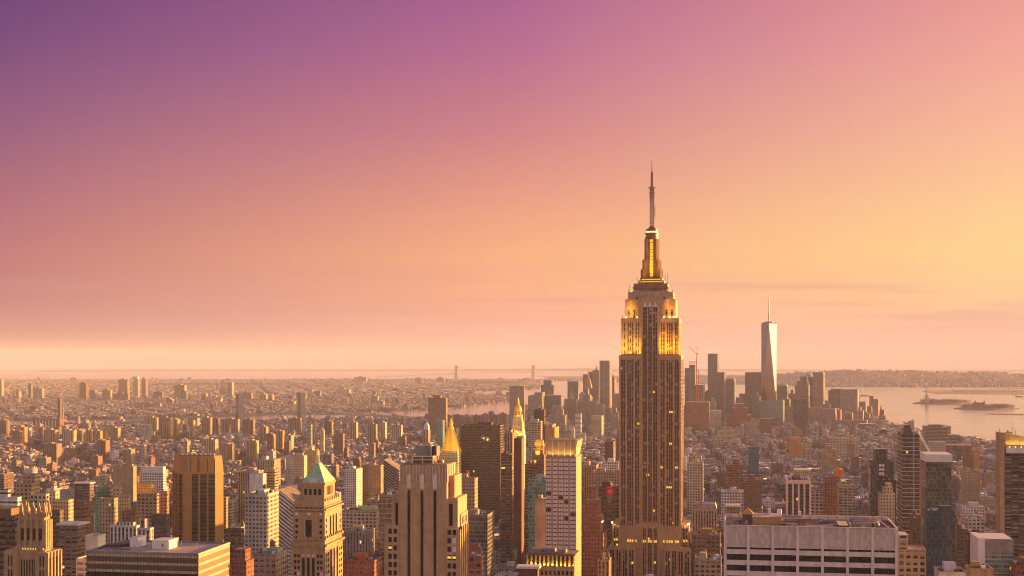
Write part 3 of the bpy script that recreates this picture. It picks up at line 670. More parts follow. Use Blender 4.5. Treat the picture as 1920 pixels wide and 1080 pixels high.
    for k in range(26):
        x, y = rn.uniform(3, w-3), rn.uniform(4, d-5); s_ = rn.uniform(.4, 1.5); h_ = rn.uniform(.4, 1.5)
        MB().box(x-s_, x+s_, y-s_*.7, y+s_*.7, q+.02, q+h_).build('cooling_unit', M[rn.choice(('steel','dkmetal','white','concrete'))], r)
    for k in range(9):
        x, y = rn.uniform(6, w-14), rn.uniform(6, d-8); MB().bar((x, y, q+.5), (x+rn.uniform(4, 12), y+rn.uniform(-3, 3), q+.5), .2).build('pipe', M[rn.choice(('steel','dkmetal'))], r)
    MB().box(u(1510), u(1556), 27, 40, q+.02, q+.12).box(u(1600), u(1640), 34, 44, q+.02, q+.12).build('roof_patch', M['granite'], r)
    MB().bar((u(1385), 9, q+1), (u(1374), 18, q+1), .3).bar((u(1374), 18, q+1), (u(1390), 26, q+1), .3).bar((u(1500), 8, q+1.6), (u(1540), 8, q+1.6), .25).build('pipe_run', M['steel'], r)
pale_slab()
def dark_slab():                                        # foreground left
    f = Fr(162, 620); w = f.lx(372); d = f.dq(431, w); z0 = f.lz(1035, w/2); r = f.root('office_slab', 'dark flat roofed office block with cream window bands at bottom left', 'office building')
    keep(f, 0, w, 0, d)
    MB().box(0, w, 0, d, 100, z0-.9).build('wall', M['granite'], r)
    zr = lambda py: f.lz(py, w/2)
    lm = facade('blind_band', 1.35, 50, .82, 1.01, g0=(.40,.31,.2), g1=(.52,.42,.30), lit=0, grough=.5, blind=.9)
    for i in range(5):
        ya, yb = 1039.6+i*14.6, 1044.6+i*14.6
        MB().box(.4, w-.4, -.07, .2, zr(yb), zr(ya), bay=1.35).build('window_band', lm, r, (.09,.06,.04))
        MB().box(w-.2, w+.07, .5, d-.5, zr(yb), zr(ya), bay=1.35).build('window_band', lm, r, (.09,.06,.04))
    MB().box(.4, w-.4, -.05, .2, zr(1087), zr(1073)).build('glass_band', M['glass'], r)
    MB().box(1.2, w-1.2, 1.2, d-1.2, z0-.85, z0-.7).build('roof', M['concrete'], r)
    MB().box(-.1, w+.1, -.1, .9, z0-.95, z0).box(-.1, .9, .9, d+.1, z0-.95, z0).box(w-.9, w+.1, .9, d+.1, z0-.95, z0).box(.9, w-.9, d-.9, d+.1, z0-.95, z0).build('parapet', M['steel'], r)
    q = z0-.7
    def at(px, qq): return f.lx(px, qq)
    MB().box(at(247,20), at(262,20), 18, 27, q, q+4.6).build('penthouse', M['white'], r)
    MB().box(at(287,15), at(318,15), 14, 25, q, q+4.2).build('penthouse', M['white'], r); MB().box(at(301,13), at(305,13), 13.9, 14, q+1, q+2.6).build('louvre', M['steel'], r)
    for k in range(6): MB().box(at(198+k*7, 16), at(203+k*7, 16), 12+k*1.5, 20+k*1.5, q, q+1.4).build('cooling_unit', M['dkmetal'], r)
    MB().box(at(195,10), at(245,10), 9, 11, q, q+.8).build('duct', M['steel'], r)
    MB().bar((at(340,18), 18, q), (at(340,18), 18, q+4), .1).bar((at(370,16), 16, q), (at(370,16), 16, q+3.5), .1).build('aerial', M['dkmetal'], r)
dark_slab()
def green_pyramid():
    f = Fr(549, 900); r = f.root('green_roofed_tower', 'ornate tan tower crowned by a steep pale green copper roof', 'tower'); lx, lz = f.lx, f.lz
    w0 = lx(609); d0 = f.dq(640.5, w0); keep(f, 0, w0, 0, d0); zc = w0/2
    Z = lambda py: lz(py, zc)
    a, b = lx(561.5), lx(604); di = 5; de = f.dq(627.5, b)
    wl = MB().box(lx(546.5), lx(610.5), -1, d0+1, -2, Z(1024)).box(0, w0, 0, d0, Z(1024), Z(959)).box(.6, w0-.6, .6, d0-.6, Z(959), Z(940)).box(a, b, di, de, Z(940), Z(907)).box(lx(554), a, di+5, de-5, Z(940), Z(917)); wl.build('wall', M['stonedk'], r)
    co = MB()
    for py, e, h in ((1024, 1.9, 1.3), (1012, 1.2, 1.0), (957, 1.3, 1.2), (951, .5, .6)): co.box(-e, w0+e, -e, d0+e, Z(py), Z(py)+h)
    co.box(a-.6, b+.6, di-.6, de+.6, Z(910), Z(906.6)); co.build('cornice', M['stonedk'], r)
    zt = Z(871)
    ro = MB(); i = 0
    x0, x1, y0, y1 = a-.4, b+.4, di-.4, de+.4; rx = (a+b)/2+.5
    ro.v = [(x0,y0,Z(906.4)),(x1,y0,Z(906.4)),(x1,y1,Z(906.4)),(x0,y1,Z(906.4)),(rx-.6,y0+9,zt),(rx+.6,y0+9,zt),(rx+.6,y1-9,zt),(rx-.6,y1-9,zt)]
    for q in ((0,1,5,4),(1,2,6,5),(2,3,7,6),(3,0,4,7),(4,5,6,7)): ro.f.append(q); ro.uv.append([(0,0)]*4); ro.m.append(0)
    ro.build('copper_roof', M['copper'], r)
    MB().box(a+5.2, b-4.6, y0+.25, y0+3.2, Z(906.4), Z(899)).build('roof_louvre', M['white'], r)
    R = []
    for k in range(4): x = a+2.6+k*3.25; R.append(('f', x-.95, x+.95, Z(929.5), Z(918), di, 'glass'))
    for k in range(6): x = 2.6+k*3.3; R.append(('f', x-1, x+1, Z(955), Z(949), .6, 'glass'))
    cx_ = w0*.5; R.append(('f', cx_-2.2, cx_+2.2, Z(1010), Z(975), 0, 'glass'))
    for k in range(4):
        for x in (2.7, w0-2.7): R.append(('f', x-.9, x+.9, Z(979+k*11), Z(973+k*11), 0, 'glass'))
    for x in (2.7, cx_, w0-2.7): R.append(('f', x-1, x+1, Z(966), Z(961.5), 0, 'glasslt'))
    for row in range(6):
        y = 1042+row*11.2
        for x in (2.0, 4.3, w0-4.3, w0-2): R.append(('f', x-.8, x+.8, Z(y+3), Z(y-3), -1, 'glass' if (row*7+int(x)) % 5 else 'glasslt'))
    for x in (cx_-3.4, cx_, cx_+3.4): R.append(('f', x-.95, x+.95, 60, Z(1046), -1, 'glass')); R.append(('f', x-.8, x+.8, Z(1043), Z(1039.5), -1, 'glasslt'))
    dd = d0; 
    for k in range(5): q = di+6+k*(de-di-12)/4; R.append(('s', q-.9, q+.9, Z(931), Z(914), b, 'glass'))
    for k in range(9): q = 3+k*(d0-6)/8; R.append(('s', q-.9, q+.9, Z(955), Z(949), w0-.6, 'glass'))
    for k in range(3): q = d0*.5+(k-1)*6.5; R.append(('s', q-1.7, q+1.7, Z(1008), Z(970), w0, 'glass'))
    for k in range(4):
        for q in (3.5, d0-3.5): R.append(('s', q-1.1, q+1.1, Z(979+k*11), Z(973+k*11), w0, 'glass'))
    xr = lx(610.5)
    for row in range(6):
        y = 1040+row*11.2
        for q in (2.5, 6.5, d0-6.5, d0-2.5): R.append(('s', q-1.1, q+1.1, Z(y+3), Z(y-3), xr, 'glass'))
    for q in (d0*.5-7, d0*.5, d0*.5+7): R.append(('s', q-1.6, q+1.6, 60, Z(1034), xr, 'glass'))
    winparts(r, None, R)
    for sx in (-1, 1):
        for zc2, rr in ((Z(974.5), 2.3),):
            pass
    a2 = MB(); pts = [(cx_+2.6*cos(pi*k/10), Z(976)+2.9*sin(pi*k/10)) for k in range(11)]
    for p, q in zip(pts, pts[1:]): a2.bar((p[0], -.25, p[1]), (q[0], -.25, q[1]), .42)
    a2.bar((cx_-2.6, -.25, Z(1010)), (cx_-2.6, -.25, Z(976)), .4).bar((cx_+2.6, -.25, Z(1010)), (cx_+2.6, -.25, Z(976)), .4).build('arch', M['stone'], r)
    MB().cyl(cx_, -.05, 2.2, 2.2, Z(976), Z(976)+.02, 12) 
    for k in range(8): x = .8+k*(w0-1.6)/7; MB().taper(x-.6, x+.6, -1.2, .2, Z(1012)+1, x-.25, x+.25, -.8, 0, Z(1006)).build('finial', M['stonedk'], r)
    for k in range(9): q = .5+k*(d0-1)/8; MB().taper(w0-.2, w0+1.2, q-.7, q+.7, Z(1012)+1, w0, w0+.8, q-.3, q+.3, Z(1005)).build('finial', M['stonedk'], r)
    for k in range(7): q = 5+k*(d0-9)/6; MB().taper(w0-1.4, w0-.2, q-.8, q+.8, Z(941), w0-1, w0-.5, q-.3, q+.3, Z(934)).build('finial', M['stonedk'], r)
    MB().bar((w0+3.2, d0*.75, Z(1040)), (w0+3.2, d0*.75, Z(980)), .15).build('flagpole', M['dkmetal'], r)
green_pyramid()
def striped_tower():                                    # tan tower with three dark strips
    f = Fr(746.5, 720); lx, lz = f.lx, f.lz; r = f.root('art_deco_tower', 'tan art deco tower with three tall dark window strips', 'tower')
    w = lx(837.5); d = 24; Z = lambda py: lz(py, w/2); keep(f, -9, w+9, -2, 32)
    wl = MB().box(0, w, 0, d, -2, Z(905)).box(.8, w+.1, .7, d, Z(905), Z(872)); 
    wl.box(lx(733), 0, 2.5, d+3, -2, Z(930)).box(lx(721), 0, -.6, d+6, -2, Z(986)).box(w, lx(856.5), 2.5, d+3, -2, Z(934)).box(w, lx(861), -.6, 23, -2, Z(990)).box(w, lx(858.5), 8, 27, Z(990), Z(966)).box(w+.1, lx(848), 6, d, Z(934), Z(893))
    for k in range(5): wl.box(lx(861)+.01, lx(861)+.6, k*5, k*5+1.3, -2, Z(988))
    wl.build('wall', M['stone'], r)
    for k in range(15): x = .9+k*(w-1.6)/14; MB().box(x-.16, x+.16, .35, .8, Z(904), Z(874)).build('crown_rib', M['precast'], r)
    for k in range(5): q = 3+k*4.6; MB().box(w+.1, w+.5, q-.3, q+.3, Z(904), Z(874)).build('crown_rib', M['precast'], r)
    for cx_ in (766.8, 791.2, 815.5):
        x = lx(cx_); hw = 2.7*.281
        MB().box(x-hw, x+hw, -.1, .3, 40, Z(922)).prism([(x-hw,-.1),(x+hw,-.1),(x+hw,.3),(x-hw,.3)], Z(922)+.004, Z(918.5), [(x-.1,-.1),(x+.1,-.1),(x+.1,.3),(x-.1,.3)]).build('window_strip', M['glass'], r)
        MB().box(x-1.1, x+1.1, -.25, .5, Z(916), Z(893)).prism([(x-1.1,-.25),(x+1.1,-.25),(x+1.1,.5),(x-1.1,.5)], Z(893)+.004, Z(889), [(x-.3,-.1),(x+.3,-.1),(x+.3,.5),(x-.3,.5)]).build('ornament', M['precast'], r)
    R = [('f', lx(739.2), lx(744.6), Z(986), Z(945), 2.5, 'glass'), ('f', lx(840.5), lx(847), Z(986), Z(945), 2.5, 'glass')]
    for row in range(8):
        y = 992+row*15.7
        for j, (p, q) in enumerate(((729, 735), (738.6, 744.4), (839.5, 846), (849, 855.4))):
            mt = 'lit' if (row, j) in ((2, 0), (3, 2), (3, 3)) else ('glasslt' if (row, j) in ((2, 3), (1, 3)) else 'glass')
            z0, z1 = Z(y+9.6), Z(y)
            if mt == 'lit': R.append(('f', lx(p), lx(q), z0+(z1-z0)*.3, z0+(z1-z0)*.75, -.62, 'lit')); mt = 'glass'
            R.append(('f', lx(p), lx(q), z0, z1, -.6, mt))
    xr = lx(861)
    for row in range(9):
        y = 992+row*13.5
        for k in range(4): R.append(('s', 2.1+k*5, 4.1+k*5, Z(y+9), Z(y), xr, 'glass'))
    for k in range(4): R.append(('s', 11+k*3.6, 12.6+k*3.6, Z(986), Z(972), lx(858.5), 'glass'))
    for k in range(4): R.append(('s', 6+k*5, 7.2+k*5, Z(930)-3, Z(905), w+.1, 'glass')) if k > 3 else None
    winparts(r, None, [x for x in R if x])
    # rooftop frames
    fr = MB(); zr = Z(872); x0, x1 = lx(774, 8), lx(812, 8)
    MB().box(x0+.4, x1-.4, 7.5, 19, zr, Z(859)).build('penthouse', M['wood'], r)
    for x in (x0, x1):
        for y in (7, 19.5): fr.bar((x, y, zr), (x, y, Z(857.5)), .28)
    for y in (7, 19.5): fr.bar((x0, y, Z(857.5)), (x1, y, Z(857.5)), .3); fr.bar((x0, y, Z(864)), (x1, y, Z(864)), .22)
    fr.bar(((x0+x1)/2, 7, zr), ((x0+x1)/2, 7, Z(857.5)), .22)
    fr.bar((x0, 7, Z(857.5)), (x0, 19.5, Z(857.5)), .3).bar((x1, 7, Z(857.5)), (x1, 19.5, Z(857.5)), .3)
    a, b = lx(782, 12), lx(810, 12); e = lx(820, 12)
    for x in (b, e): fr.bar((x, 10, Z(858)), (x, 10, Z(835)), .28)
    fr.bar((b, 10, Z(835)), (e, 10, Z(835)), .28).bar((a, 10, Z(835.5)), (a+3, 10, Z(835.5)), .3)
    fr.build('roof_frame', M['precast'], r)
    MB().box(a, b-.3, 9, 18, Z(857), Z(837.5)).build('glass_box', M['steel'], r); MB().box(b, e, 11, 18, Z(857), Z(839)).build('dark_box', M['dkmetal'], r)
    MB().cyl(lx(826, 14), 15, 1.6, 1.6, Z(872), Z(866), 10).build('vent', M['steel'], r)
    MB().box(1.4, w-.6, 1.4, d-.6, Z(872)+.01, Z(872)+.3).build('roof', M['rooftar'], r)
    MB().box(lx(861)+.02, lx(861)+1.6, 0, .8, Z(991), Z(986)).build('flag', plain('blue_flag', (.05,.08,.4), .8), r)
striped_tower()
def octagon():
    f = Fr(312, 1350, 0); k = 1350/F; r = f.root('octagonal_tower', 'broad orange brown tower with chamfered corners and dark glass strips', 'tower')
    P = [(0,26),(10,6),(21.6,0),(47.4,4),(53.4,14),(44,36),(31,42),(7,38)]; Z = lambda py: f.lz(py); cx_, cy_ = 27, 20
    FOOT.append((f.X+27, f.Y+20, 30, 26))
    sc = lambda s: [(cx_+(x-cx_)*s, cy_+(y-cy_)*s) for x, y in P]
    MB().prism(P, -2, Z(886)).prism(sc(1.0), Z(886), Z(856), sc(.945)).build('wall', M['orangestone'], r)
    MB().prism(sc(.9), Z(856)+.01, Z(854.5)).build('roof', M['rooftar'], r)
    def onface(i, t0, t1, z0, z1, mat, name, out=.25, off=0., tz=None):
        a, b = P[i], P[(i+1) % 8]; l = hypot(b[0]-a[0], b[1]-a[1]); ux, uy = (b[0]-a[0])/l, (b[1]-a[1])/l; nx, ny = uy, -ux
        q = [(a[0]+ux*l*t+nx*o, a[1]+uy*l*t+ny*o) for t, o in ((t0, out), (t1, out), (t1, -.2), (t0, -.2))]
        MB().prism(q, z0, z1, bottom=True).build(name, mat, r, (.11,.068,.035))
    bm = facade('strip_glass', 50, 3.7, 1.01, .6, g0=(.022,.018,.016), g1=(.08,.06,.04), lit=0, grough=.12)
    bm2 = bm
    for i, sp in ((0, ((.10,.36),(.42,.66),(.72,.95))), (1, ((.06,.42),)), (2, ((.14,.37),(.44,.68),(.75,.985)))):
        for t0, t1 in sp: onface(i, t0, t1, 10, Z(889), bm, 'window_strip', .06)
    for i, ts in ((0, (.05,.39,.69)), (1, (.5,)), (2, (.09,.405,.715))):
        for t in ts: onface(i, t-.025, t+.025, 10, Z(887), M['orangestone'], 'rib', .7)
    for t in (.28, .55, .8): onface(1, t-.02, t+.02, Z(885), Z(858), M['orangestone'], 'rib', .1)
    for t in (.09, .36, .4, .71, .98): onface(2, t-.012, t+.012, Z(885), Z(860), M['granite'], 'joint', .05)
    for kx in range(8):
        x = 12+kx*4.6; MB().box(x-1.1, x+1.1, 9, 14, Z(856), Z(852.5)).build('roof_vent', M['concrete'], r)
octagon()
def spired_tower():
    f = Fr(7, 760); lx, lz = f.lx, f.lz; r = f.root('gothic_tower', 'brown gothic tower topped by a ring of spiky pinnacles', 'tower')
    w = lx(88); d = f.dq(114, w); Z = lambda py: lz(py, w/2); keep(f, 0, w, 0, d)
    a, b = lx(26), lx(79); dd = f.dq(96, b); i0 = 3
    wl = MB().box(0, lx(31), 0, d, -2, Z(1033)).box(lx(66), w, 0, d, -2, Z(1035)).box(lx(31), lx(66), 2, d, -2, Z(1027)).box(a, b, i0, dd, Z(1035), Z(981)).box(a+.6, b-.3, i0+.6, dd-.6, Z(981), Z(967)); wl.build('wall', M['stonedk'], r)
    for k, px in enumerate((31, 43, 54, 65, 77)): x = lx(px); MB().box(x-.75, x+.75, i0-.7, i0+.3, Z(1027), Z(978)).prism([(x-.75,i0-.7),(x+.75,i0-.7),(x+.75,i0+.3),(x-.75,i0+.3)], Z(978)+.004, Z(972), [(x-.1,i0),(x+.1,i0),(x+.1,i0+.2),(x-.1,i0+.2)]).build('buttress', M['stonedk'], r)
    R = [('f', lx(px), lx(px+6), Z(1014), Z(992), i0, 'glass') for px in (34.5, 45.5, 56.5, 67.5)]
    R += [('f', lx(px), lx(px+1.8), Z(1032), Z(1028), 1.95, 'lit') for px in (38.5, 43, 48, 53, 58, 62.5, 77)]
    for k in range(3): q = i0+3+k*(dd-i0-6)/2; R.append(('s', q-1.1, q+1.1, Z(1014), Z(988), b, 'glass'))
    for px in (15, 20.5, 74, 80): R.append(('f', lx(px), lx(px+2.6), Z(1062), Z(1042), 0, 'glass'))
    for px in (15, 20.5, 74, 80): R.append(('f', lx(px), lx(px+2.6), Z(1088), Z(1068), 0, 'glass'))
    for px in (36, 41, 46, 51, 56, 61): R.append(('f', lx(px), lx(px+2.4), 100, Z(1050), 2, 'glass'))
    for k in range(4): q = 3+k*(d-6)/3; R.append(('s', q-1.1, q+1.1, 100, Z(1046), w, 'glass'))
    winparts(r, None, R)
    for k in range(5): q = .5+k*(d-1)/4; MB().box(w, w+.8, q-.6, q+.6, 100, Z(1036)).build('buttress', M['stonedk'], r)
    for k in range(4): q = i0+.4+k*(dd-i0-.8)/3; MB().box(b, b+.7, q-.6, q+.6, Z(1032), Z(976)).build('buttress', M['stonedk'], r)
    for px, q in ((33.5, i0+.8), (45.5, i0+.8), (55.5, i0+.8), (66.5, i0+.8), (76.5, i0+.8), (77.5, dd*.5), (77.5, dd-1.5), (33.5, dd-1.5)):
        x = lx(px); MB().box(x-.8, x+.8, q-.8, q+.8, Z(968), Z(955)).taper(x-.8, x+.8, q-.8, q+.8, Z(955)+.004, x-.15, x+.15, q-.15, q+.15, Z(942)).build('pinnacle', M['stonedk'], r)
        for s in (-1, 1): MB().taper(x+s*1.3-.35, x+s*1.3+.35, q-.4, q+.4, Z(970), x+s*1.1-.1, x+s*1.1+.1, q-.1, q+.1, Z(960)).build('pinnacle', M['stonedk'], r)
spired_tower()
def white_tower():                                      # flared lit crown
    f = Fr(1023, 1100); lx, lz = f.lx, f.lz; r = f.root('white_tower', 'cream hotel tower with rows of white windows and flared lit crown', 'tower')
    w = lx(1080.4); d = f.dq(1090, w); d = min(d, 40); Z = lambda py: lz(py, w/2); keep(f, 0, w, 0, d)
    zc, zt = Z(857), Z(826)
    MB().box(0, w, 0, d, -2, zc).build('wall', M['stone'], r)
    MB().taper(1.2, w-1.2, 1.2, d-1.2, zc, -.9, w+1.2, -.9, d+1, zt).build('crown', M['stone'], r)
    for px in (1024, 1036.3, 1047.5, 1058.5, 1070, 1080):
        x = lx(px); MB().prism([(x-.35,.4),(x+.35,.4),(x+.35,1.6),(x-.35,1.6)], zc, zt-.4, [(x-.35,-1.5),(x+.35,-1.5),(x+.35,-.4),(x-.35,-.4)]).build('crown_fin', M['precast'], r)
    MB().box(1.5, w-1, 2, d-2, zt+.01, zt+.4).build('roof', M['rooftar'], r)
    R = []; S = []; L_ = []
    for row in range(22):
        y0 = 860.5+row*7.75; z1, z0 = Z(y0), Z(y0+5.2)
        for p, q in ((1024, 1033), (1037, 1044.2), (1048, 1055), (1058.4, 1065.4), (1069.4, 1079)):
            n = 3 if q-p > 8.5 else 2; mt = 'glasslt' if RNG.random() > (.01 if row < 6 else .035) else 'glass'
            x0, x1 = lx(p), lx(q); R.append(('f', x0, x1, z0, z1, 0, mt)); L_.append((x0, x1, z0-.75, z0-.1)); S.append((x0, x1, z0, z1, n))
    winparts(r, None, R)
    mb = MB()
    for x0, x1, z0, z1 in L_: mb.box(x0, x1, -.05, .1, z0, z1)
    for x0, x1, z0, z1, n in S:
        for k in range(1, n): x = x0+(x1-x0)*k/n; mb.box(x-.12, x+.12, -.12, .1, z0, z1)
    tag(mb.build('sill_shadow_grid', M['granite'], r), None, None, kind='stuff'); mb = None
    lamp('AREA', r, (w/2, -1.2, zc+.4), 330, (1,.68,.14), w*.9, .5, (radians(180-14), 0, 0)); lamp('AREA', r, (w+1.2, d/2, zc+.4), 330, (1,.68,.14), .5, d*.8, (0, radians(180-14), 0))
white_tower()
def gold_pyramid():
    f = Fr(826, 1850); lx, lz = f.lx, f.lz; r = f.root('gold_pyramid_tower', 'pale stone tower under a tall shining gold pyramid roof', 'tower')
    w = lx(858); d = 24; Z = lambda py: lz(py, w/2, 12); keep(f, 0, w, 0, d); cx_, cy_ = w/2, d/2
    o = MB().box(-1, w+2.5, -1, d+4, -2, Z(905)).box(0, w, 0, d, Z(905), Z(848)).build('wall', ST['pun'], r, (.42,.33,.24))
    oc = lambda q: [(cx_+q*cos(pi/8+k*pi/4), cy_+q*sin(pi/8+k*pi/4)) for k in range(8)]
    MB().prism(oc(w*.53), Z(848), Z(844)).build('cornice', M['stone'], r)
    ro = MB().prism(oc(w*.5), Z(844)+.01, Z(806), oc(w*.19)).build('gold_roof', M['gold'], r)
    for k in range(8):
        a = pi/8+k*pi/4; MB().bar((cx_+w*.51*cos(a), cy_+w*.51*sin(a), Z(844)), (cx_+w*.2*cos(a), cy_+w*.2*sin(a), Z(806)), .4).build('rib', M['gold'], ro)
    MB().prism(oc(w*.17), Z(806), Z(801)).prism(oc(w*.10), Z(801), Z(795)).prism(oc(w*.14), Z(795), Z(793.5)).build('lantern', M['gold'], r)
    MB().prism(oc(w*.12), Z(793.5)+.01, Z(783), oc(.25)).build('spire', M['gold'], r)
    for sx, sy in ((.02, .02), (.98, .02), (.98, .98)): x, y = w*sx, d*sy; MB().cyl(x, y, 1.2, .2, Z(848), Z(837), 8).build('finial', M['gold'], r)
    for dx, dy in ((0, -1), (1, 0), (.7, -.7), (-.7, -.7)): lamp('POINT', r, (cx_+dx*w*1.5, cy_+dy*w*1.5, Z(830)), 3600, (1,.66,.14), .8)
gold_pyramid()
def clock_tower():
    f = Fr(956.5, 2100); lx, lz = f.lx, f.lz; r = f.root('gold_cupola_tower', 'slender white tower tapering to a glowing gold cupola', 'tower')
    w = lx(982); d = w; Z = lambda py: lz(py, w/2, w/2); keep(f, 0, w, 0, d); c0 = w/2
    MB().box(0, w, 0, d, -2, Z(820)).build('wall', ST['pun'], r, (.55,.48,.4))
    q = w*.29
    MB().taper(0, w, 0, d, Z(820)+.01, c0-q, c0+q, c0-q, c0+q, Z(781)).build('pyramid_roof', plain('aged_marble', (.56,.42,.24), .7), r)
    for j, (n, f0) in enumerate(((5, .12), (4, .35), (3, .58))):
        for k in range(n):
            hw = (w*.5-(w*.5-q)*f0); x = c0+((k+.5)/n-.5)*1.5*hw; y = c0-hw; z = Z(820)+(Z(781)-Z(820))*f0
            MB().box(x-.5, x+.5, y-.3, y+1.2, z, z+1.8).build('dormer', M['glass'], r)
    cyl = lambda r0, r1, a, b: MB().cyl(c0, c0, r0, r1, Z(a), Z(b), 8, ph=pi/8)
    cyl(q*1.2, q*1.2, 781, 778).build('balustrade', M['gold'], r); cyl(q*.75, q*.75, 778, 771).build('loggia', M['stone'], r)
    for k in range(8): a = k*pi/4; MB().bar((c0+q*.95*cos(a), c0+q*.95*sin(a), Z(778)), (c0+q*.95*cos(a), c0+q*.95*sin(a), Z(771)), .35).build('column', M['gold'], r)
    cyl(q*1.05, q*1.05, 771, 769).build('cornice', M['gold'], r)
    MB().cyl(c0, c0, q*.9, q*.8, Z(769), Z(763.5), 12).cyl(c0, c0, q*.8, q*.3, Z(763.5), Z(757.5), 12).cyl(c0, c0, q*.28, q*.28, Z(757.5), Z(752.5), 8).cyl(c0, c0, q*.32, .1, Z(752.5), Z(744), 8).build('cupola', M['gold'], r)
    lamp('POINT', r, (c0, c0-q*2.2, Z(776)), 600, (1,.62,.1), .8); lamp('POINT', r, (c0+q*2.2, c0, Z(776)), 600, (1,.62,.1), .8)
    lamp('AREA', r, (c0, -2.2, Z(818)), 2600, (1,.62,.08), w, .5, (radians(180-12), 0, 0)); lamp('AREA', r, (w+2.2, c0, Z(818)), 2600, (1,.62,.08), .5, w, (0, radians(180-12), 0))
clock_tower()
def lit_arcade():                                       # golden row at the bottom
    f = Fr(987, 860); lx, lz = f.lx, f.lz; r = f.root('arcaded_block', 'low block with a row of golden floodlit columns below its flat roof', 'building')
    w = lx(1077); d = f.dq(1084, w); Z = lambda py: lz(py, w/2); keep(f, 0, w, 0, d); d = min(d, 24); z0 = Z(1039)
    MB().box(0, w, 1.4, d, -2, z0-.6).box(0, w, 0, 1.38, -2, Z(1062)).build('wall', M['stonedk'], r)
    MB().box(-.5, w+.5, -.5, d+.5, z0-.6, z0).build('cornice', M['granite'], r); MB().box(.8, w-.8, 1, d-.8, z0+.004, z0+.15).build('roof', M['rooftar'], r)
    for k in range(12): x = .5+k*(w-1)/11; MB().box(x-.5, x+.5, .1, 1.38, Z(1062), z0-.62).build('column', M['stone'], r)
    for k in range(11): x = .5+(k+.5)*(w-1)/11; MB().box(x-.75, x+.75, 1.3, 1.5, Z(1059), Z(1043)).build('window', M['glass'], r); MB().box(x-.7, x+.7, -.1, .2, Z(1078), Z(1070)).build('window', M['glass'], r)
    for k in range(5): MB().cyl(3+k*5.4, .35, .3, .3, Z(1062), Z(1062)+.7, 8).build('floodlight', M['lamp'], r)
    lamp('AREA', r, (w/2, -.3, Z(1062)+.3), 1000, (1,.60,.05), w*.95, .4, (radians(180-20), 0, 0))
    for px, q, s in ((1006, 9, 3), (1030, 12, 4), (1055, 8, 2.4)): x = lx(px, q); MB().box(x-s, x+s, q-3, q+4, z0+.15, z0+2.2).build('penthouse', M['steel'], r)
lit_arcade()

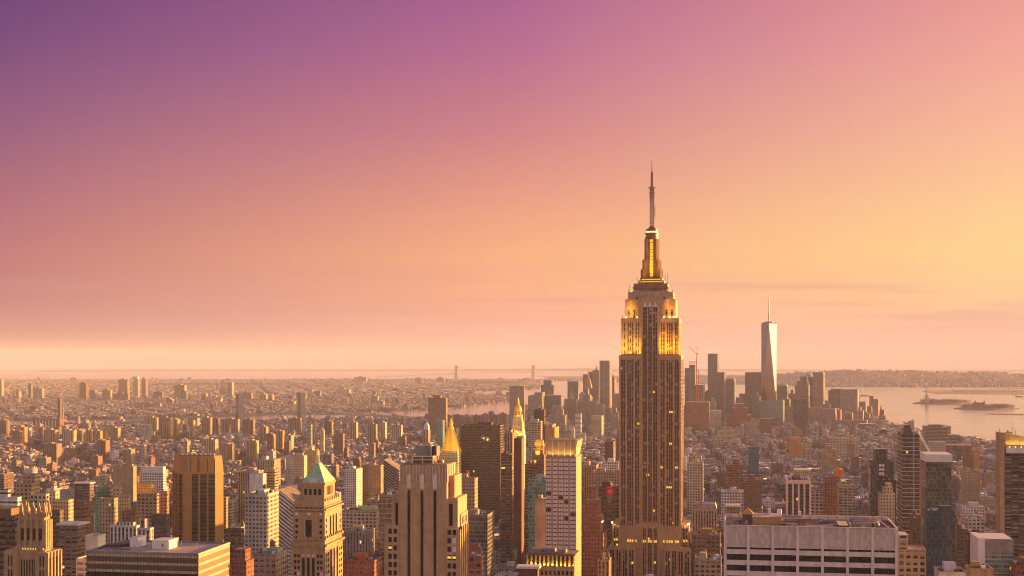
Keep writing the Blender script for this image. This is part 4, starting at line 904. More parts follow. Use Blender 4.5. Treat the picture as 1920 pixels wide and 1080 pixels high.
# ------------------------------------------------------------------ the other buildings one can tell apart
COL = dict(br=(.24,.135,.08), rb=(.27,.10,.06), tn=(.40,.285,.175), cr=(.52,.42,.30), wh=(.68,.64,.60), gy=(.30,.27,.25), lg=(.46,.42,.38), dk=(.07,.052,.045), db=(.13,.08,.055), pk=(.36,.19,.14), ob=(.52,.25,.08), bl=(.16,.27,.36), gn=(.22,.36,.31), yl=(.50,.38,.20))
def building(name, xa, xb, yt, Y, d, col, style, label, cat='building', tiers=(), top=None, th=TH, xc=None):
    if Y > 4900 and xa > 950 and th == TH and not xc: th = .40; d = min(d, 30)
    f = Fr(xa, Y, th); w = f.lx(xb)
    if xc: d = max(6, min(90, f.dq(xc, w)))
    g = drop(hypot(f.X, f.Y)); col = COL[col] if isinstance(col, str) else col
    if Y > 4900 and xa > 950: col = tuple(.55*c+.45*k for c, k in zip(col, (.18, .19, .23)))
    Z = lambda py: f.lz(py, w/2)-g
    r = f.root(name, label, cat, g); keep(f, 0, w, 0, d); zt = Z(yt); near = Y < 2600
    mt = ST[style]; bay = dict(pun=3, bigpun=4.2, vert=2.8, grid=3.4, slab=3.2, glass=1.6, gglass=1.8, bglass=1.7).get(style)
    wl = MB()
    if top == 'slant': wl.prism([(0,0),(w,0),(w,d),(0,d)], -2, zt-.02, m=0, mt=1, bay=bay); i = len(wl.v)-4; k = (zt)*.10; wl.v[i] = (0, 0, zt); wl.v[i+1] = (w, 0, zt-k); wl.v[i+2] = (w, d, zt-k); wl.v[i+3] = (0, d, zt)
    else: wl.box(0, w, 0, d, -2, zt-(.9 if near else 0), 0, 1, bay, False)
    for a, b, py, q in tiers:                       # set back upper storeys: pixel extents and top
        dz = d*q; x0, x1 = f.lx(a, dz*.3), f.lx(b, dz*.3); z1 = f.lz(py, w/2, dz*.3)-g
        if z1 > zt: wl.box(x0, x1, max(.6, dz*.3), d-max(.6, dz*.3), zt-.5, z1, 0, 1, bay)
        else: wl.box(x0, x1, -2.0*q, d+2*q, -2, z1, 0, 1, bay, False)
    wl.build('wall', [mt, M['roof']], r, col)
    rnd = random.Random(int(xa*131+yt*17+Y))
    if near and top != 'slant':
        t = .5; q = .12
        MB().box(-q, w+q, -q, t, zt-1.3, zt).box(-q, t, t, d+q, zt-1.3, zt).box(w-t, w+q, t, d+q, zt-1.3, zt).box(t, w-t, d-t, d+q, zt-1.3, zt).build('parapet', ST['blank'], r, tuple(c*.9 for c in col))
    zb = max([f.lz(t_[2], w/2)-g for t_ in tiers if f.lz(t_[2], w/2)-g > zt], default=zt)
    if near and not tiers and top is None and w > 9 and d > 9:
        pw, pd = w*rnd.uniform(.25,.5), d*rnd.uniform(.3,.5); x0 = rnd.uniform(.1,.5)*w; y0 = rnd.uniform(.2,.4)*d
        MB().box(x0, min(x0+pw, w-1), y0, min(y0+pd, d-1), zt-.85, zt+rnd.uniform(2.5,4.5)).build('penthouse', ST['blank'], r, tuple(min(.6, c*rnd.choice((.8,1,1.3))) for c in col))
        for _ in range(10 if Y < 1600 else 5):
            x1, y1 = rnd.uniform(.1,.85)*w, rnd.uniform(.1,.85)*d; s = rnd.uniform(.5,1.6); MB().box(x1-s, x1+s, y1-s, y1+s, zt-.85, zt+rnd.uniform(.4,1.6)).build('cooling_unit', M[rnd.choice(('steel','dkmetal','white','concrete'))], r)
        if rnd.random() < .75 and style in ('pun','bigpun','vert','grid'): tank(r, rnd.uniform(.2,.8)*w, rnd.uniform(.5,.8)*d, zt-.85, rnd.uniform(.8,1.1))
    if top == 'pyr': ro = MB().taper(-.5, w+.5, -.5, d+.5, zb+.02, w*.46, w*.54, d*.46, d*.54, zb+w*.55).build('pyramid_roof', M['copper'], r)
    elif top == 'spire': MB().taper(w*.3, w*.7, d*.3, d*.7, zb-.2, w*.42, w*.58, d*.42, d*.58, zb+w*.5).cyl(w/2, d/2, w*.06, .1, zb+w*.5, zb+w*1.05, 8).build('spire', M['stone'], r)
    elif top == 'dome': MB().cyl(w/2, d/2, w*.5, w*.46, zt-.1, zt+w*.12, 16).cyl(w/2, d/2, w*.46, w*.15, zt+w*.12, zt+w*.3, 16).build('dome', M['copper'], r)
    elif top == 'goldlid': MB().taper(w*.06, w*.94, d*.06, d*.94, zt-.8, w*.2, w*.8, d*.2, d*.8, zt+5.5).build('gold_roof', M['gold'], r)
    elif top == 'whitebox': MB().box(.6, w-.6, .6, d-.6, zt-.8, zt+6.5).build('roof_screen', M['white'], r)
    elif top == 'flat': MB().box(-1.2, w+1.2, -1.2, d+1.2, zt-.01 if not near else zt+.01, zt+1.4).build('roof_slab', M['white'], r)
    elif top == 'chimneys':
        for k in range(3): MB().cyl(w*(.2+.3*k), d*.5, 1.6, 1.4, zt, zt+14, 8).build('stack', M['redpaint'], r)
    elif top == 'frame':
        fr = MB(); h = w*.55
        for k in range(4):
            for dd in (.1, d-.1): fr.bar((w*k/3, dd, zt), (w*k/3, dd, zt+h), .7)
        for k in range(1, 4):
            for dd in (.1, d-.1): fr.bar((0, dd, zt+h*k/3.2), (w, dd, zt+h*k/3.2), .7)
        fr.build('bare_steel_frame', M['redpaint'], r)
    return r, f, w, d, zt
B = building
# --- middle distance, left
B('apartment_tower',30,60,905,1300,0,'tn','bigpun','tan apartment tower with orange sunlit side and tall square penthouse','tower',[(42,66,889,.5)],xc=75)
B('office_block',-25,33,932,1150,0,'wh','band','white ribbon windowed block at the left edge','building',[(-2,15,917,.6)],xc=36)
B('office_block',-70,28,967,820,40,'db','dband','dark block behind the pinnacled gothic tower at the left edge')
B('loft_building',56,86,926,1230,0,'cr','bigpun','cream loft building with big windows right of the white ribboned block',xc=90)
B('apartment_block',86,104,921,1250,0,'cr','pun','yellow lit stepped apartment block behind the gothic tower pinnacles','building',[(104,130,936,.3)],xc=112)
B('apartment_tower',140,168,907,1550,0,'db','balc','brown balconied tower with overhanging white roof',top='flat',xc=176)
B('loft_building',128,158,944,1350,0,'br','bigpun','brown loft building with orange sunlit end wall',xc=170)
B('apartment_tower',110,146,985,1000,0,'br','balc','brown apartment tower with green cornice and zigzag balconies',top='flat',xc=163)
B('office_block',92,112,957,1100,0,'db','vert','dark narrow block with red sunlit edge behind the gothic tower',xc=119)
B('office_tower',186,214,934,1200,0,'tn','pun','tan brick tower with pale roof hut left of the white deco block',xc=221)
B('office_tower',218,238,928,1330,0,'yl','pun','yellow brick tower sunlit on its right side beside a tan twin',tiers=[(211,224,914,.5)],xc=245)
B('apartment_slab',212,250,874,2000,0,'tn','slab','tall plain tan slab right above the yellow brick tower',xc=256)
B('office_block',263,306,884,1900,0,'wh','grid','white gridded block left of the octagonal tower top',top='whitebox',xc=312)
B('loft_building',257,294,925,1480,0,'tn','bigpun','tan loft with dark glass centre left of the octagonal tower',xc=297)
B('loft_building',294,313,922,1500,0,'pk','grid','pinkish narrow loft touching the octagonal tower in view',xc=314)
B('brick_block',256,292,905,1750,0,'yl','pun','long yellow roofed brick block under the white gridded block')
B('glass_block',178,206,912,1700,0,'gn','gglass','small green glass block behind the brown balconied tower')
B('deco_block',206,256,985,1000,0,'wh','vert','white art deco block with tall ribs above the dark slab roof','building',[(218,250,979,.4)],xc=262)
B('deco_block',258,281,990,985,0,'wh','vert','white stepped block with a slim turret beside the deco block','building',[(262,272,973,.7)],xc=286)
B('office_block',160,184,1004,850,0,'wh','blank','small blank white block at the left end of the dark slab',xc=198)
B('apartment_block',143,163,1047,790,20,'wh','balc','white balconied block at the bottom touching the dark slab')
B('loft_building',228,254,958,1250,0,'br','pun','brown brick loft between the tan tower and octagonal tower',xc=262)
B('loft_building',284,312,965,1180,0,'db','pun','dark brick loft at the foot of the octagonal tower',xc=318)
B('apartment_block',413,424,932,1550,0,'tn','pun','narrow tan block right behind the octagonal tower',xc=426)
B('office_tower',459,500,926,1150,0,'lg','grid','pale gridded tower with a red patch at its roof edge',xc=523)
B('sports_hall',522,556,918,1300,40,'wh','band','white hall with sloping striped roof behind the green roofed tower',top='slant')
B('brick_block',426,462,1052,930,0,'rb','pun','red brick stepped block at the corner of the dark slab','building',[(438,460,1030,.5)],xc=476)
B('arched_block',475,518,1038,980,0,'gy','bigpun','grey stone block with arched windows left of the green roofed tower',xc=541)
B('office_block',420,452,992,1250,0,'db','band','low dark brown block right of the octagonal tower',xc=458)
B('apartment_tower',447,480,884,1750,0,'yl','vert','yellow striped tower behind a blank white slab',xc=494)
B('white_slab',468,493,888,1690,12,'wh','blank','blank white slab wall in front of the yellow striped tower')
B('office_tower',494,515,880,1800,0,'tn','band','tan ribboned tower right of the blank white slab',xc=523)
B('office_block',480,514,862,2150,0,'cr','vert','cream colonnaded block above the tan ribboned tower',xc=526)
B('apartment_tower',536,570,854,2350,0,'cr','slab','pale yellow tower just above the green copper roof',xc=576)
B('apartment_tower',572,592,846,2400,0,'yl','slab','taller yellow tower behind the green copper roof',xc=599)
B('apartment_block',646,668,880,2000,0,'wh','pun','white apartment block right of the green copper roof',xc=680)
B('office_block',680,714,872,2050,0,'tn','pun','tan punched window block right of the white apartment block',xc=720)
B('office_block',719,748,862,1750,30,'gy','dband','grey glass block with sloping top left of the striped tower',top='slant')
B('glass_block',711,733,928,1020,30,'gy','glass','grey glass block hidden behind the striped deco tower')
B('arched_block',641,706,957,1500,30,'cr','bigpun','long cream block with rows of arched windows')
B('colonnade_block',645,690,995,1250,0,'gy','vert','dark roofed block with a row of pillars under the arched block',xc=703)
B('brick_block',645,702,1050,1000,30,'rb','pun','low dark red brick block right of the green roofed tower bottom')
B('apartment_block',686,712,938,1560,20,'gy','grid','grey gridded block with a red roof patch left of the striped tower')
B('hotel_tower',862,890,897,1300,0,'tn','pun','beige hotel tower right of the striped deco tower',xc=896)
B('office_block',872,914,965,1150,0,'gy','glass','grey block with plain pale side wall under the beige hotel tower',xc=927)
B('brick_block',878,896,1020,960,0,'rb','blank','blank red brick block with bright orange sunlit edge',xc=901)
B('brick_block',878,903,1042,930,0,'rb','bigpun','red brick block below the blank red one',xc=908)
# --- middle
B('dark_office_tower',863,938,797,1900,0,(.10,.07,.045),'dband','broad dark brown office tower right of the gold pyramid','skyscraper',xc=944)
B('apartment_tower',939,960,852,1400,0,'db','balc','brown balconied tower with a thin orange sunlit edge',xc=963.5)
B('apartment_tower',946,961,812,1600,30,'tn','vert','tan tower rising behind the brown balconied tower')
B('blank_slab',963.5,978,822,1480,16,(.16,.075,.05),'blank','windowless dark red slab in front of the gold cupola tower')
r_, f_, w_, d_, z_ = B('lantern_tower',999,1020,853,1380,0,'br','pun','brown tower with glowing gold roof and a lit window','tower',[(1000,1018,836,.5)],xc=1024)
zt_ = f_.lz(836); MB().taper(f_.lx(1000.5), f_.lx(1018), 4, d_-4, zt_, f_.lx(1003), f_.lx(1016), 7, d_-7, f_.lz(825)).build('gold_roof', M['gold'], r_)
MB().box(f_.lx(1004), f_.lx(1012), .5, 1.4, f_.lz(853), f_.lz(845)).build('lit_window', M['lit'], r_)
MB().box(f_.lx(1001), f_.lx(1005.5), -.1, .4, f_.lz(868), f_.lz(862)).build('lit_window', M['lit'], r_)
lamp('POINT', r_, (f_.lx(1009), -3, f_.lz(838)), 1500, (1,.62,.1), .6)
B('glass_tower',990,1022,898,1230,26,'gn','gglass','slim green glass tower left of the cream hotel tower')
B('blank_slab',1003,1024,938,1150,14,'cr','blank','blank beige wall in front of the green glass tower')
B('apartment_block',984,1000,870,1450,20,'br','balc','brown balconied strip behind the green glass tower')
B('stepped_brick_tower',1090,1131,1000,1230,34,'rb','pun','red brown stepped brick tower between the hotel and tallest skyscraper','tower',[(1094,1126,968,.3),(1098,1122,938,.6),(1104,1116,912,1.2)])
B('loft_building',1086,1118,872,1650,26,'tn','vert','tan topped grey block behind the stepped brick tower')
B('loft_building',1111,1161,884,1600,24,'tn','pun','tan ornate loft left of the tallest skyscraper')
B('loft_building',1130,1160,866,1950,24,'wh','grid','white gridded block touching the left edge of tallest skyscraper')
B('apartment_tower',1134,1150,828,2350,0,'db','slab','dark brown tower low beside the tallest skyscraper',xc=1154)
rb_, fb_, wb_, db_, zb_ = B('loft_building',1122,1162,912,1460,26,'db','bigpun','dark loft carrying the red sign beside the tallest skyscraper')
def sign():
    f = fb_; r = f.root('rooftop_sign', 'bright red sign with pale lettering beside the tallest skyscraper', 'sign'); x0, x1 = f.lx(1137.3,-1), f.lx(1149.3,-1); zz = lambda py: f.lz(py, (x0+x1)/2)
    MB().box(x0, x1, -1.3, -.8, zz(929), zz(911.5)).build('panel', M['banner'], r)
    m = plain('sign_lettering', (.78,.55,.58), .7); g = MB()
    for j, (a, b) in enumerate(((912.6, 913.6),)):
        for k in range(4): g.box(x0+(x1-x0)*(.2+.15*k), x0+(x1-x0)*(.29+.15*k), -1.36, -1.28, zz(b), zz(a))
    for row in range(3):
        for k in range(4):
            if (row+k) % 3 != 2: g.box(x0+(x1-x0)*(.22+.15*k), x0+(x1-x0)*(.34+.15*k), -1.36, -1.28, zz(920+row*2.3), zz(918.4+row*2.3))
    g.build('lettering', m, r); MB().box(x0+.4, x1-.5, -1.2, -.4, zz(938), zz(929.6)).taper(x0+1, x1-1.6, -1.2, -.4, zz(940), x0+2, x1-2.6, -1.2, -.4, zz(942.5)).build('bracket', M['steel'], r)
sign()
B('brick_block',972,1008,1066,820,0,'db','blank','small dark maroon block in front of the arcaded block',top='flat',xc=1010)
B('office_block',1121,1142,1050,1150,20,'tn','vert','beige low block at the left foot of the tallest skyscraper')
B('glass_tower',1001,1020,768,2500,0,'db','dband','dark brown glass tower right of the gold cupola',xc=1023)
B('apartment_tower',991,1014,790,2300,0,'cr','balc','white balconied tower in front of the dark brown glass tower',xc=1017)
B('apartment_tower',1021,1040,802,2500,0,'ob','slab','orange brick tower below the dark brown glass tower',tiers=[(1027,1036,796,.4)],xc=1048)
# --- middle distance, right
r_, f_, w_, d_, z_ = B('finned_office_block',1476,1519,904,1420,52,(.085,.07,.065),'vert','dark office block with pale vertical fins and a wide pale roof rim')
for k in range(5): x = w_*k/4; MB().box(x-.9, x+.9, -1.2, .3, 0, z_-1.4).build('fin', M['precast'], r_)
for k in range(3): q = 4+k*6; MB().box(-.9, .2, q-.6, q+.6, 0, z_-1.4).build('fin', M['precast'], r_)
MB().box(-1, w_+1, -1, 1.2, z_-1.6, z_+2.2).box(-1, 1.2, 1.2, d_+1, z_-1.6, z_+2.2).box(w_-1.2, w_+1, 1.2, d_+1, z_-1.6, z_+2.2).box(1.2, w_-1.2, d_-1.2, d_+1, z_-1.6, z_+2.2).build('roof_rim', M['precast'], r_)
r_, f_, w_, d_, z_ = B('apartment_tower',1546,1572,894,1550,26,'br','pun','brown brick tower below an orange roof tank','tower',top='none')
MB().box(f_.lx(1564), f_.lx(1583), 6, 16, z_-.9, f_.lz(881)).cyl(f_.lx(1573), 11, 3.2, 3.2, f_.lz(881), f_.lz(878), 12).build('orange_tank', M['orange'], r_)
B('apartment_tower',1572,1602,910,1500,24,'cr','balc','beige tower with rounded balconies beside the brown brick tower','tower',[(1577,1592,900,.5)])
r_, f_, w_, d_, z_ = B('dark_office_tower',1632,1676,866,1700,30,(.05,.042,.04),'glass','dark tower with brown top and pale ladder of windows','tower',[(1640,1664,842,.5)])
for k in range(14): MB().box(f_.lx(1648), f_.lx(1652.6), -.14, .2, z_-6-k*5, z_-3-k*5).box(f_.lx(1653.6), f_.lx(1658), -.14, .2, z_-6-k*5, z_-3-k*5).build('window', M['glasslt'], r_)
B('dark_block',1644,1680,900,1640,20,(.045,.04,.04),'blank','lower black block in front of the brown topped dark tower')
B('brick_tower',1650,1678,926,1450,24,'cr','pun','beige brick tower with white tank house in front of the dark tower','tower',[(1657,1674,914,.4),(1661,1672,906,.9)])
r_, f_, w_, d_, z_ = B('dark_office_tower',1692,1724,815,1500,48,(.075,.055,.05),'dband','tall dark banded tower with a jagged slanted top','skyscraper',top='none')
MB().prism([(1,1),(f_.lx(1713),1),(f_.lx(1713),20),(1,20)], z_-.8, f_.lz(797), [(f_.lx(1698),4),(f_.lx(1706),4),(f_.lx(1706),16),(f_.lx(1698),16)]).build('slanted_crown', M['dkmetal'], r_)
MB().box(w_*.63, w_*.69, -.3, .2, 0, z_-1.4).build('rib', M['concrete'], r_)
for k in range(26): MB().box(-.1, w_+.1, -.16, .1, z_-4-k*4.6, z_-3.55-k*4.6).box(-.16, .1, .1, d_, z_-4-k*4.6, z_-3.55-k*4.6).build('floor_band', M['precast'], r_)
for px, pz, h in ((1697, 797, 3),): MB().bar((f_.lx(1699), 8, f_.lz(797)), (f_.lx(1699), 8, f_.lz(793)), .4).bar((f_.lx(1695), 8, f_.lz(792.5)), (f_.lx(1704), 8, f_.lz(794.5)), .9).build('roof_crane', M['orange'], r_)
B('thin_tower',1721,1731,868,1620,14,'pk','blank','thin pink edged strip behind the dark banded tower')
r_, f_, w_, d_, z_ = B('glass_tower',1736,1784,866,1180,34,(.17,.13,.10),'glass','brown glass tower with a big pale box on its roof','tower',top='none')
MB().box(-.6, w_+.8, -.6, d_, z_-.02, f_.lz(851.5)).build('roof_screen', M['white'], r_)
r2_ = B('glass_annex',1737,1790,958,1120,20,(.05,.09,.12),'bglass','dark blue glass block in front of the brown glass tower')
def luff():
    f = Fr(1745, 1230); r = f.root('luffing_crane', 'pale lattice crane jib leaning left above the boxed roof', 'crane'); a = MB()
    p, q = (f.lx(1745), 0, f.lz(852)), (f.lx(1722), 0, f.lz(808)); q = (q[0], 4, q[2])
    for o in (-.9, .9): a.bar((p[0]+o, 0, p[2]), (q[0]+o*.5, 4, q[2]), .22)
    for k in range(10): t = k/10; t2 = (k+1)/10; a.bar((p[0]+(q[0]-p[0])*t-.8, 4*t, p[2]+(q[2]-p[2])*t), (p[0]+(q[0]-p[0])*t2+.8, 4*t2, p[2]+(q[2]-p[2])*t2), .15)
    a.build('jib', M['white'], r); MB().box(p[0]-1.5, p[0]+2.5, -1.5, 1.5, p[2]-1.2, p[2]+1.6).build('cab', M['dkmetal'], r)
luff()
r_, f_, w_, d_, z_ = B('apartment_tower',1883,1990,850,980,16,(.09,.07,.055),'balc','dark balconied tower with gold lit sloping crown at right edge','skyscraper',top='none')
MB().box(f_.lx(1874.5), -.02, -1, d_, 0, f_.lz(811)).build('side_wall', M['stonedk'], r_)
cr_ = MB(); cr_.prism([(.02,3.2),(w_,3.2),(w_,d_),(.02,d_)], z_-.8, f_.lz(811)); i_ = len(cr_.v)-4; cr_.v[i_+1] = (w_, 3.2, f_.lz(832)); cr_.v[i_+2] = (w_, d_, f_.lz(832)); cr_.build('sloping_crown', M['stonedk'], r_)
MB().box(f_.lx(1886), w_, -.4, 3.0, z_-.02, f_.lz(839)).build('white_beam', M['white'], r_)
for k in range(5): MB().cyl(4+k*4, 1.8, .35, .35, f_.lz(839), f_.lz(839)+.8, 8).build('floodlight', M['lamp'], r_)
lamp('AREA', r_, (10, 1.6, f_.lz(839)+.9), 350, (1,.62,.1), 16, .4, (radians(180-14), 0, 0))
for px, h in ((1878, 8), (1902, 10), (1908, 5)): MB().bar((f_.lx(px), 8, f_.lz(812)-2), (f_.lx(px), 8, f_.lz(812)+h*.4), .12).build('aerial', M['dkmetal'], r_)
for k in range(36): MB().box(.2, w_, -.5, .1, z_-2.6-k*3.1, z_-2.3-k*3.1).build('balcony_slab', M['wood'], r_)
r_, f_, w_, d_, z_ = B('office_block',1847,1900,1011,840,30,'gy','gglass','grey and green ribboned office block low at right',top='none')
MB().box(-.12, w_+.12, -.12, .3, f_.lz(1036), z_-1.32).build('fascia', M['steel'], r_); MB().box(.6, w_-.6, .6, d_-.6, z_-.85, z_+.1).build('roof', M['white'], r_)
MB().box(f_.lx(1834), -.14, -.05, d_, 60, z_+.4).build('white_wing', M['white'], r_)
for k in range(9): MB().box(-.1, w_+.1, -.12, .1, f_.lz(1041+k*8.4), f_.lz(1038.6+k*8.4)).build('ribbon', M['concrete'], r_)
B('brick_block',1818,1862,1066,790,14,'tn','blank','plain tan roof block at the bottom beside the green ribboned office')
B('roof_plant_block',1760,1812,1072,820,20,'wh','blank','white block with a row of roof fans at the bottom right')
B('brick_block',1905,1960,1060,820,30,'rb','pun','red brick block in the bottom right corner')
B('masonry_block',1684,1736,1030,810,20,'tn','bigpun','tan masonry block with large windows right of the concrete slab','building',[(1684,1703,1003,.4)])
B('masonry_block',1712,1732,972,1300,24,'db','pun','narrow dark masonry block behind the tan masonry block')
B('loft_building',1794,1814,992,1250,20,'db','pun','dark loft right of the blue glass annex')
B('loft_building',1818,1846,1000,1260,20,'dk','pun','near black loft above the green ribboned office')
B('loft_building',1808,1846,972,1420,24,'lg','bigpun','pale grey loft right of the blue glass annex')
B('loft_building',1806,1838,884,1950,24,'tn','pun','tan apartment house beside the sloping crowned tower')
B('apartment_block',1806,1826,850,2550,0,'br','pun','brown block with a yellow sunlit side below the waterfront',xc=1826)
B('apartment_block',1824,1836,843,2600,18,'ob','pun','yellow orange sunlit block near the waterfront')
B('loft_building',1288,1318,866,2000,24,'cr','bigpun','cream loft right of the tallest skyscraper with lit windows')
B('mansard_block',1298,1344,955,1430,24,'cr','vert','cream block under a blue grey mansard with round dormers')
MB().taper(0, Fr(1298,1430).lx(1344), 0, 24, 0, 1.5, Fr(1298,1430).lx(1344)-1.5, 1.5, 22.5, 6).build('mansard_roof', M['steel'], bpy.data.objects['mansard_block']).location = (0, 0, Fr(1298,1430).lz(955)+.02)
B('loft_building',1352,1394,921,1700,24,'wh','grid','white gridded loft left of the finned office block')
B('loft_building',1362,1386,950,1450,20,'tn','pun','tan narrow block behind the pale concrete slab roof',top='flat')
B('loft_building',1298,1350,1003,1280,30,'br','bigpun','brown loft between the tallest skyscraper and concrete slab')
B('loft_building',1302,1352,1050,1080,30,'tn','bigpun','tan gridded loft lower left of the concrete slab')
B('loft_building',1395,1428,905,1850,24,'br','pun','brown ornate block with a small turret above the concrete slab','building',[(1402,1416,890,1.0)])
B('loft_building',1520,1544,920,1600,24,'lg','bigpun','pale arched window block right of the finned office block')
B('glass_block',1403,1423,838,2750,20,'bl','bglass','bright blue glass block in the low brick district')
B('brick_block',1362,1392,872,2100,24,'rb','band','red banded brick block left of the bright blue glass block',tiers=[(1374,1386,860,.6)])
B('loft_building',1490,1520,882,2200,24,'yl','pun','yellow block above the finned office block',top='flat')
B('white_loft',1805,1846,950,1700,22,'wh','grid','white gridded low block left of the dark balconied tower')
B('loft_building',1541,1568,842,2900,30,'tn','slab','tan slab cluster in front of the twin lower towers',tiers=[(1548,1560,836,.5)])
B('loft_building',1555,1610,822,3300,40,'cr','grid','long pale gridded block near the waterfront slab')
B('long_slab',1735,1778,800,3500,60,'gy','dband','long stepped dark ribboned slab by the river','building',[(1745,1766,797,.4),(1738,1794,815,.8)])
B('brick_block',1745,1774,829,2900,40,'lg','grid','pale gridded block in front of the long stepped slab')
B('brick_block',1774,1826,835,3300,60,'rb','pun','long red brick waterfront block')
# --- far towers downtown, right of the tallest skyscraper
B('brick_tower',1286,1330,754,4600,60,'rb','slab','massive dark brick block right of the tallest skyscraper')
B('slim_tower',1292,1303,684,5400,30,'pk','vert','slim unfinished tower with bare red steel top beside tallest skyscraper','skyscraper',top='frame')
B('slim_tower',1297,1318,722,5200,40,(.22,.09,.06),'band','unfinished tower wrapped in orange netting with blue dark top','tower',top='none')
B('dark_tower',1284,1293,690,5600,30,'dk','dband','dark sliver of a tower touching the tallest skyscraper')
B('slim_glass_tower',1327,1345,663,5350,34,(.30,.27,.28),'glass','tall slim grey glass tower left of the mirror glass tower','skyscraper')
B('glass_tower',1343,1358,698,5250,34,(.16,.12,.12),'glass','shorter brown glass tower joined to the slim grey one')
B('glass_tower',1360,1376,710,5300,30,(.34,.36,.36),'vert','pale blue grey ribbed tower left of the ziggurat')
B('office_tower',1397,1428,698,5700,0,(.17,.14,.14),'glass','wide grey brown glass tower left of the mirror glass tower','skyscraper',th=-.10,xc=None)
B('ziggurat_block',1362,1412,795,4700,70,'rb','slab','red brick ziggurat with stepped sides','building',[(1366,1408,778,.2),(1372,1402,765,.5),(1377,1396,757,.8)])
B('sloped_glass_block',1424,1468,752,4950,50,(.34,.35,.31),'gglass','pale green glass block with stair stepped slope','building',[(1440,1468,750,.2)])
B('domed_tower',1457,1476,724,5750,44,(.30,.24,.21),'glass','round domed tower just right of the mirror glass tower','tower',top='dome')
B('office_tower',1440,1457,764,5400,30,'pk','pun','squat pinkish tower at the foot of the mirror glass tower')
B('stepped_tower',1490,1516,722,5650,44,(.27,.21,.18),'glass','rounded stepped brown tower left of the green pyramid tower','tower',[(1494,1514,714,.3),(1500,1513,706,.6)])
B('pyramid_tower',1506,1524,707,5700,44,(.30,.24,.20),'glass','brown tower with small green pyramid roof','tower',top='pyr')
B('office_tower',1524,1544,698,5500,40,'tn','band','tan banded tower beside the small green pyramid roof','skyscraper')
B('office_tower',1487,1514,748,4300,24,(.10,.11,.13),'glass','dark blue glass tower in front of the rounded stepped tower')
B('apartment_slab',1516,1546,765,5200,30,'pk','slab','pinkish brown slab below the tan banded tower')
B('apartment_slab',1540,1566,766,5100,30,'pk','slab','pinkish brown slab right of its near twin')
B('office_tower',1553,1578,732,5600,50,(.15,.13,.14),'dband','dark tower with slanted shoulder left of wide tan tower','tower',[(1558,1578,729,.2)])
B('office_tower',1575,1608,730,5400,50,'tn','pun','wide tan tower with green roof edge by the bay','skyscraper')
B('glass_tower',1608,1623,753,5600,30,'gy','band','short grey tower right of the wide tan tower')
B('brick_tower',1630,1638,742,6000,30,'rb','slab','slim red brick tower by the open water',tiers=[(1638,1647,748,.1)])
B('brick_tower',1645,1658,768,6100,30,'rb','vert','shorter red brick tower at the tip of the shore',top='spire')
B('low_block',1612,1642,795,4800,60,(.2,.24,.25),'band','low blue grey block near the shore tip')
B('low_block',1560,1625,788,5000,50,'pk','band','low pinkish block under the wide tan tower')
B('office_block',1330,1352,770,4900,40,'cr','pun','cream block with lit roof edge left of the ziggurat')
B('loft_building',1345,1378,806,3900,40,'cr','grid','pale gridded block below the red ziggurat',tiers=[(1352,1372,801,.3)])
B('loft_building',1395,1420,793,4200,40,'cr','vert','cream ribbed block right of the red ziggurat')
B('loft_building',1424,1448,785,4400,40,'br','pun','brown block below the pale green glass block')
B('loft_building',1500,1522,832,3300,30,'yl','pun','yellow brick block below the dark blue glass tower')
B('loft_building',1480,1502,820,3300,30,'ob','blank','block with bright orange red netting on top')
def tower_crane(px, Y, ytop, yj, L, label):
    f = Fr(px, Y); g = 0; r = f.root('tower_crane', label, 'crane', 0); zz = lambda py: f.lz(py)
    MB().bar((0, 0, zz(770)), (0, 0, zz(ytop)), 1.1).build('mast', M['redpaint'], r); a = MB()
    a.bar((0, 0, zz(ytop)), (-L, 0, zz(yj)), .9).bar((0, 0, zz(ytop)), (L*.2, 0, zz(ytop)+.3), 1.8).bar((L*.1, 0, zz(ytop)), (L*.12, 0, zz(yj)), .5).bar((L*.12, 0, zz(yj+2)), (-L*.9, 0, zz(yj)), .3).build('jib', M['redpaint'], r)
tower_crane(1306, 5150, 663, 650, 30, 'red luffing crane high above the unfinished slim tower')
tower_crane(1309.5, 5100, 699, 693, 8, 'small red crane on the orange netted tower')
# --- far towers downtown, left of the tallest skyscraper
B('ribbed_slab',955,983,724,4700,60,(.46,.37,.27),'vert','tall pale ribbed slab tower behind the gold cupola','tower',xc=984)
B('office_tower',1014,1038,722,6300,40,(.2,.19,.17),'glass','hazy dark stepped tower right of the pale ribbed slab','tower',[(1019,1034,713,.4)])
B('office_tower',990,1016,742,5600,50,(.4,.34,.26),'band','hazy pale block left of the stone pyramid tower',tiers=[(1002,1017,736,.3)],xc=1022)
B('office_tower',1023,1052,741,5700,50,(.35,.32,.26),'glass','hazy flat topped glass block left of the stone pyramid tower',xc=1058)
B('office_tower',1064,1084,715,6200,40,(.22,.18,.16),'glass','dark flat topped tower behind the stone pyramid tower')
B('pyramid_tower',1058,1080,748,5300,30,'tn','vert','hazy stone tower with steep pyramid peak','tower',top='spire')
B('municipal_block',1083,1118,752,5100,50,'cr','vert','broad ribbed civic block with slender stepped central tower','tower',[(1094,1106,740,.6),(1097,1103,728,1.0)],top='spire')
B('office_tower',1093,1112,702,6000,40,'br','vert','brown ribbed tower left of the pointed downtown tower','skyscraper',[(1102,1112,697,.2)])
B('pointed_tower',1111,1123,694,5950,36,'tn','vert','downtown tower with pointed crown next to the wavy tower','skyscraper',top='spire')
r_, f_, w_, d_, z_ = B('wavy_tower',1124,1143,676,5500,36,(.5,.38,.28),'vert','tall wavy pale tower left of tallest skyscraper','skyscraper')
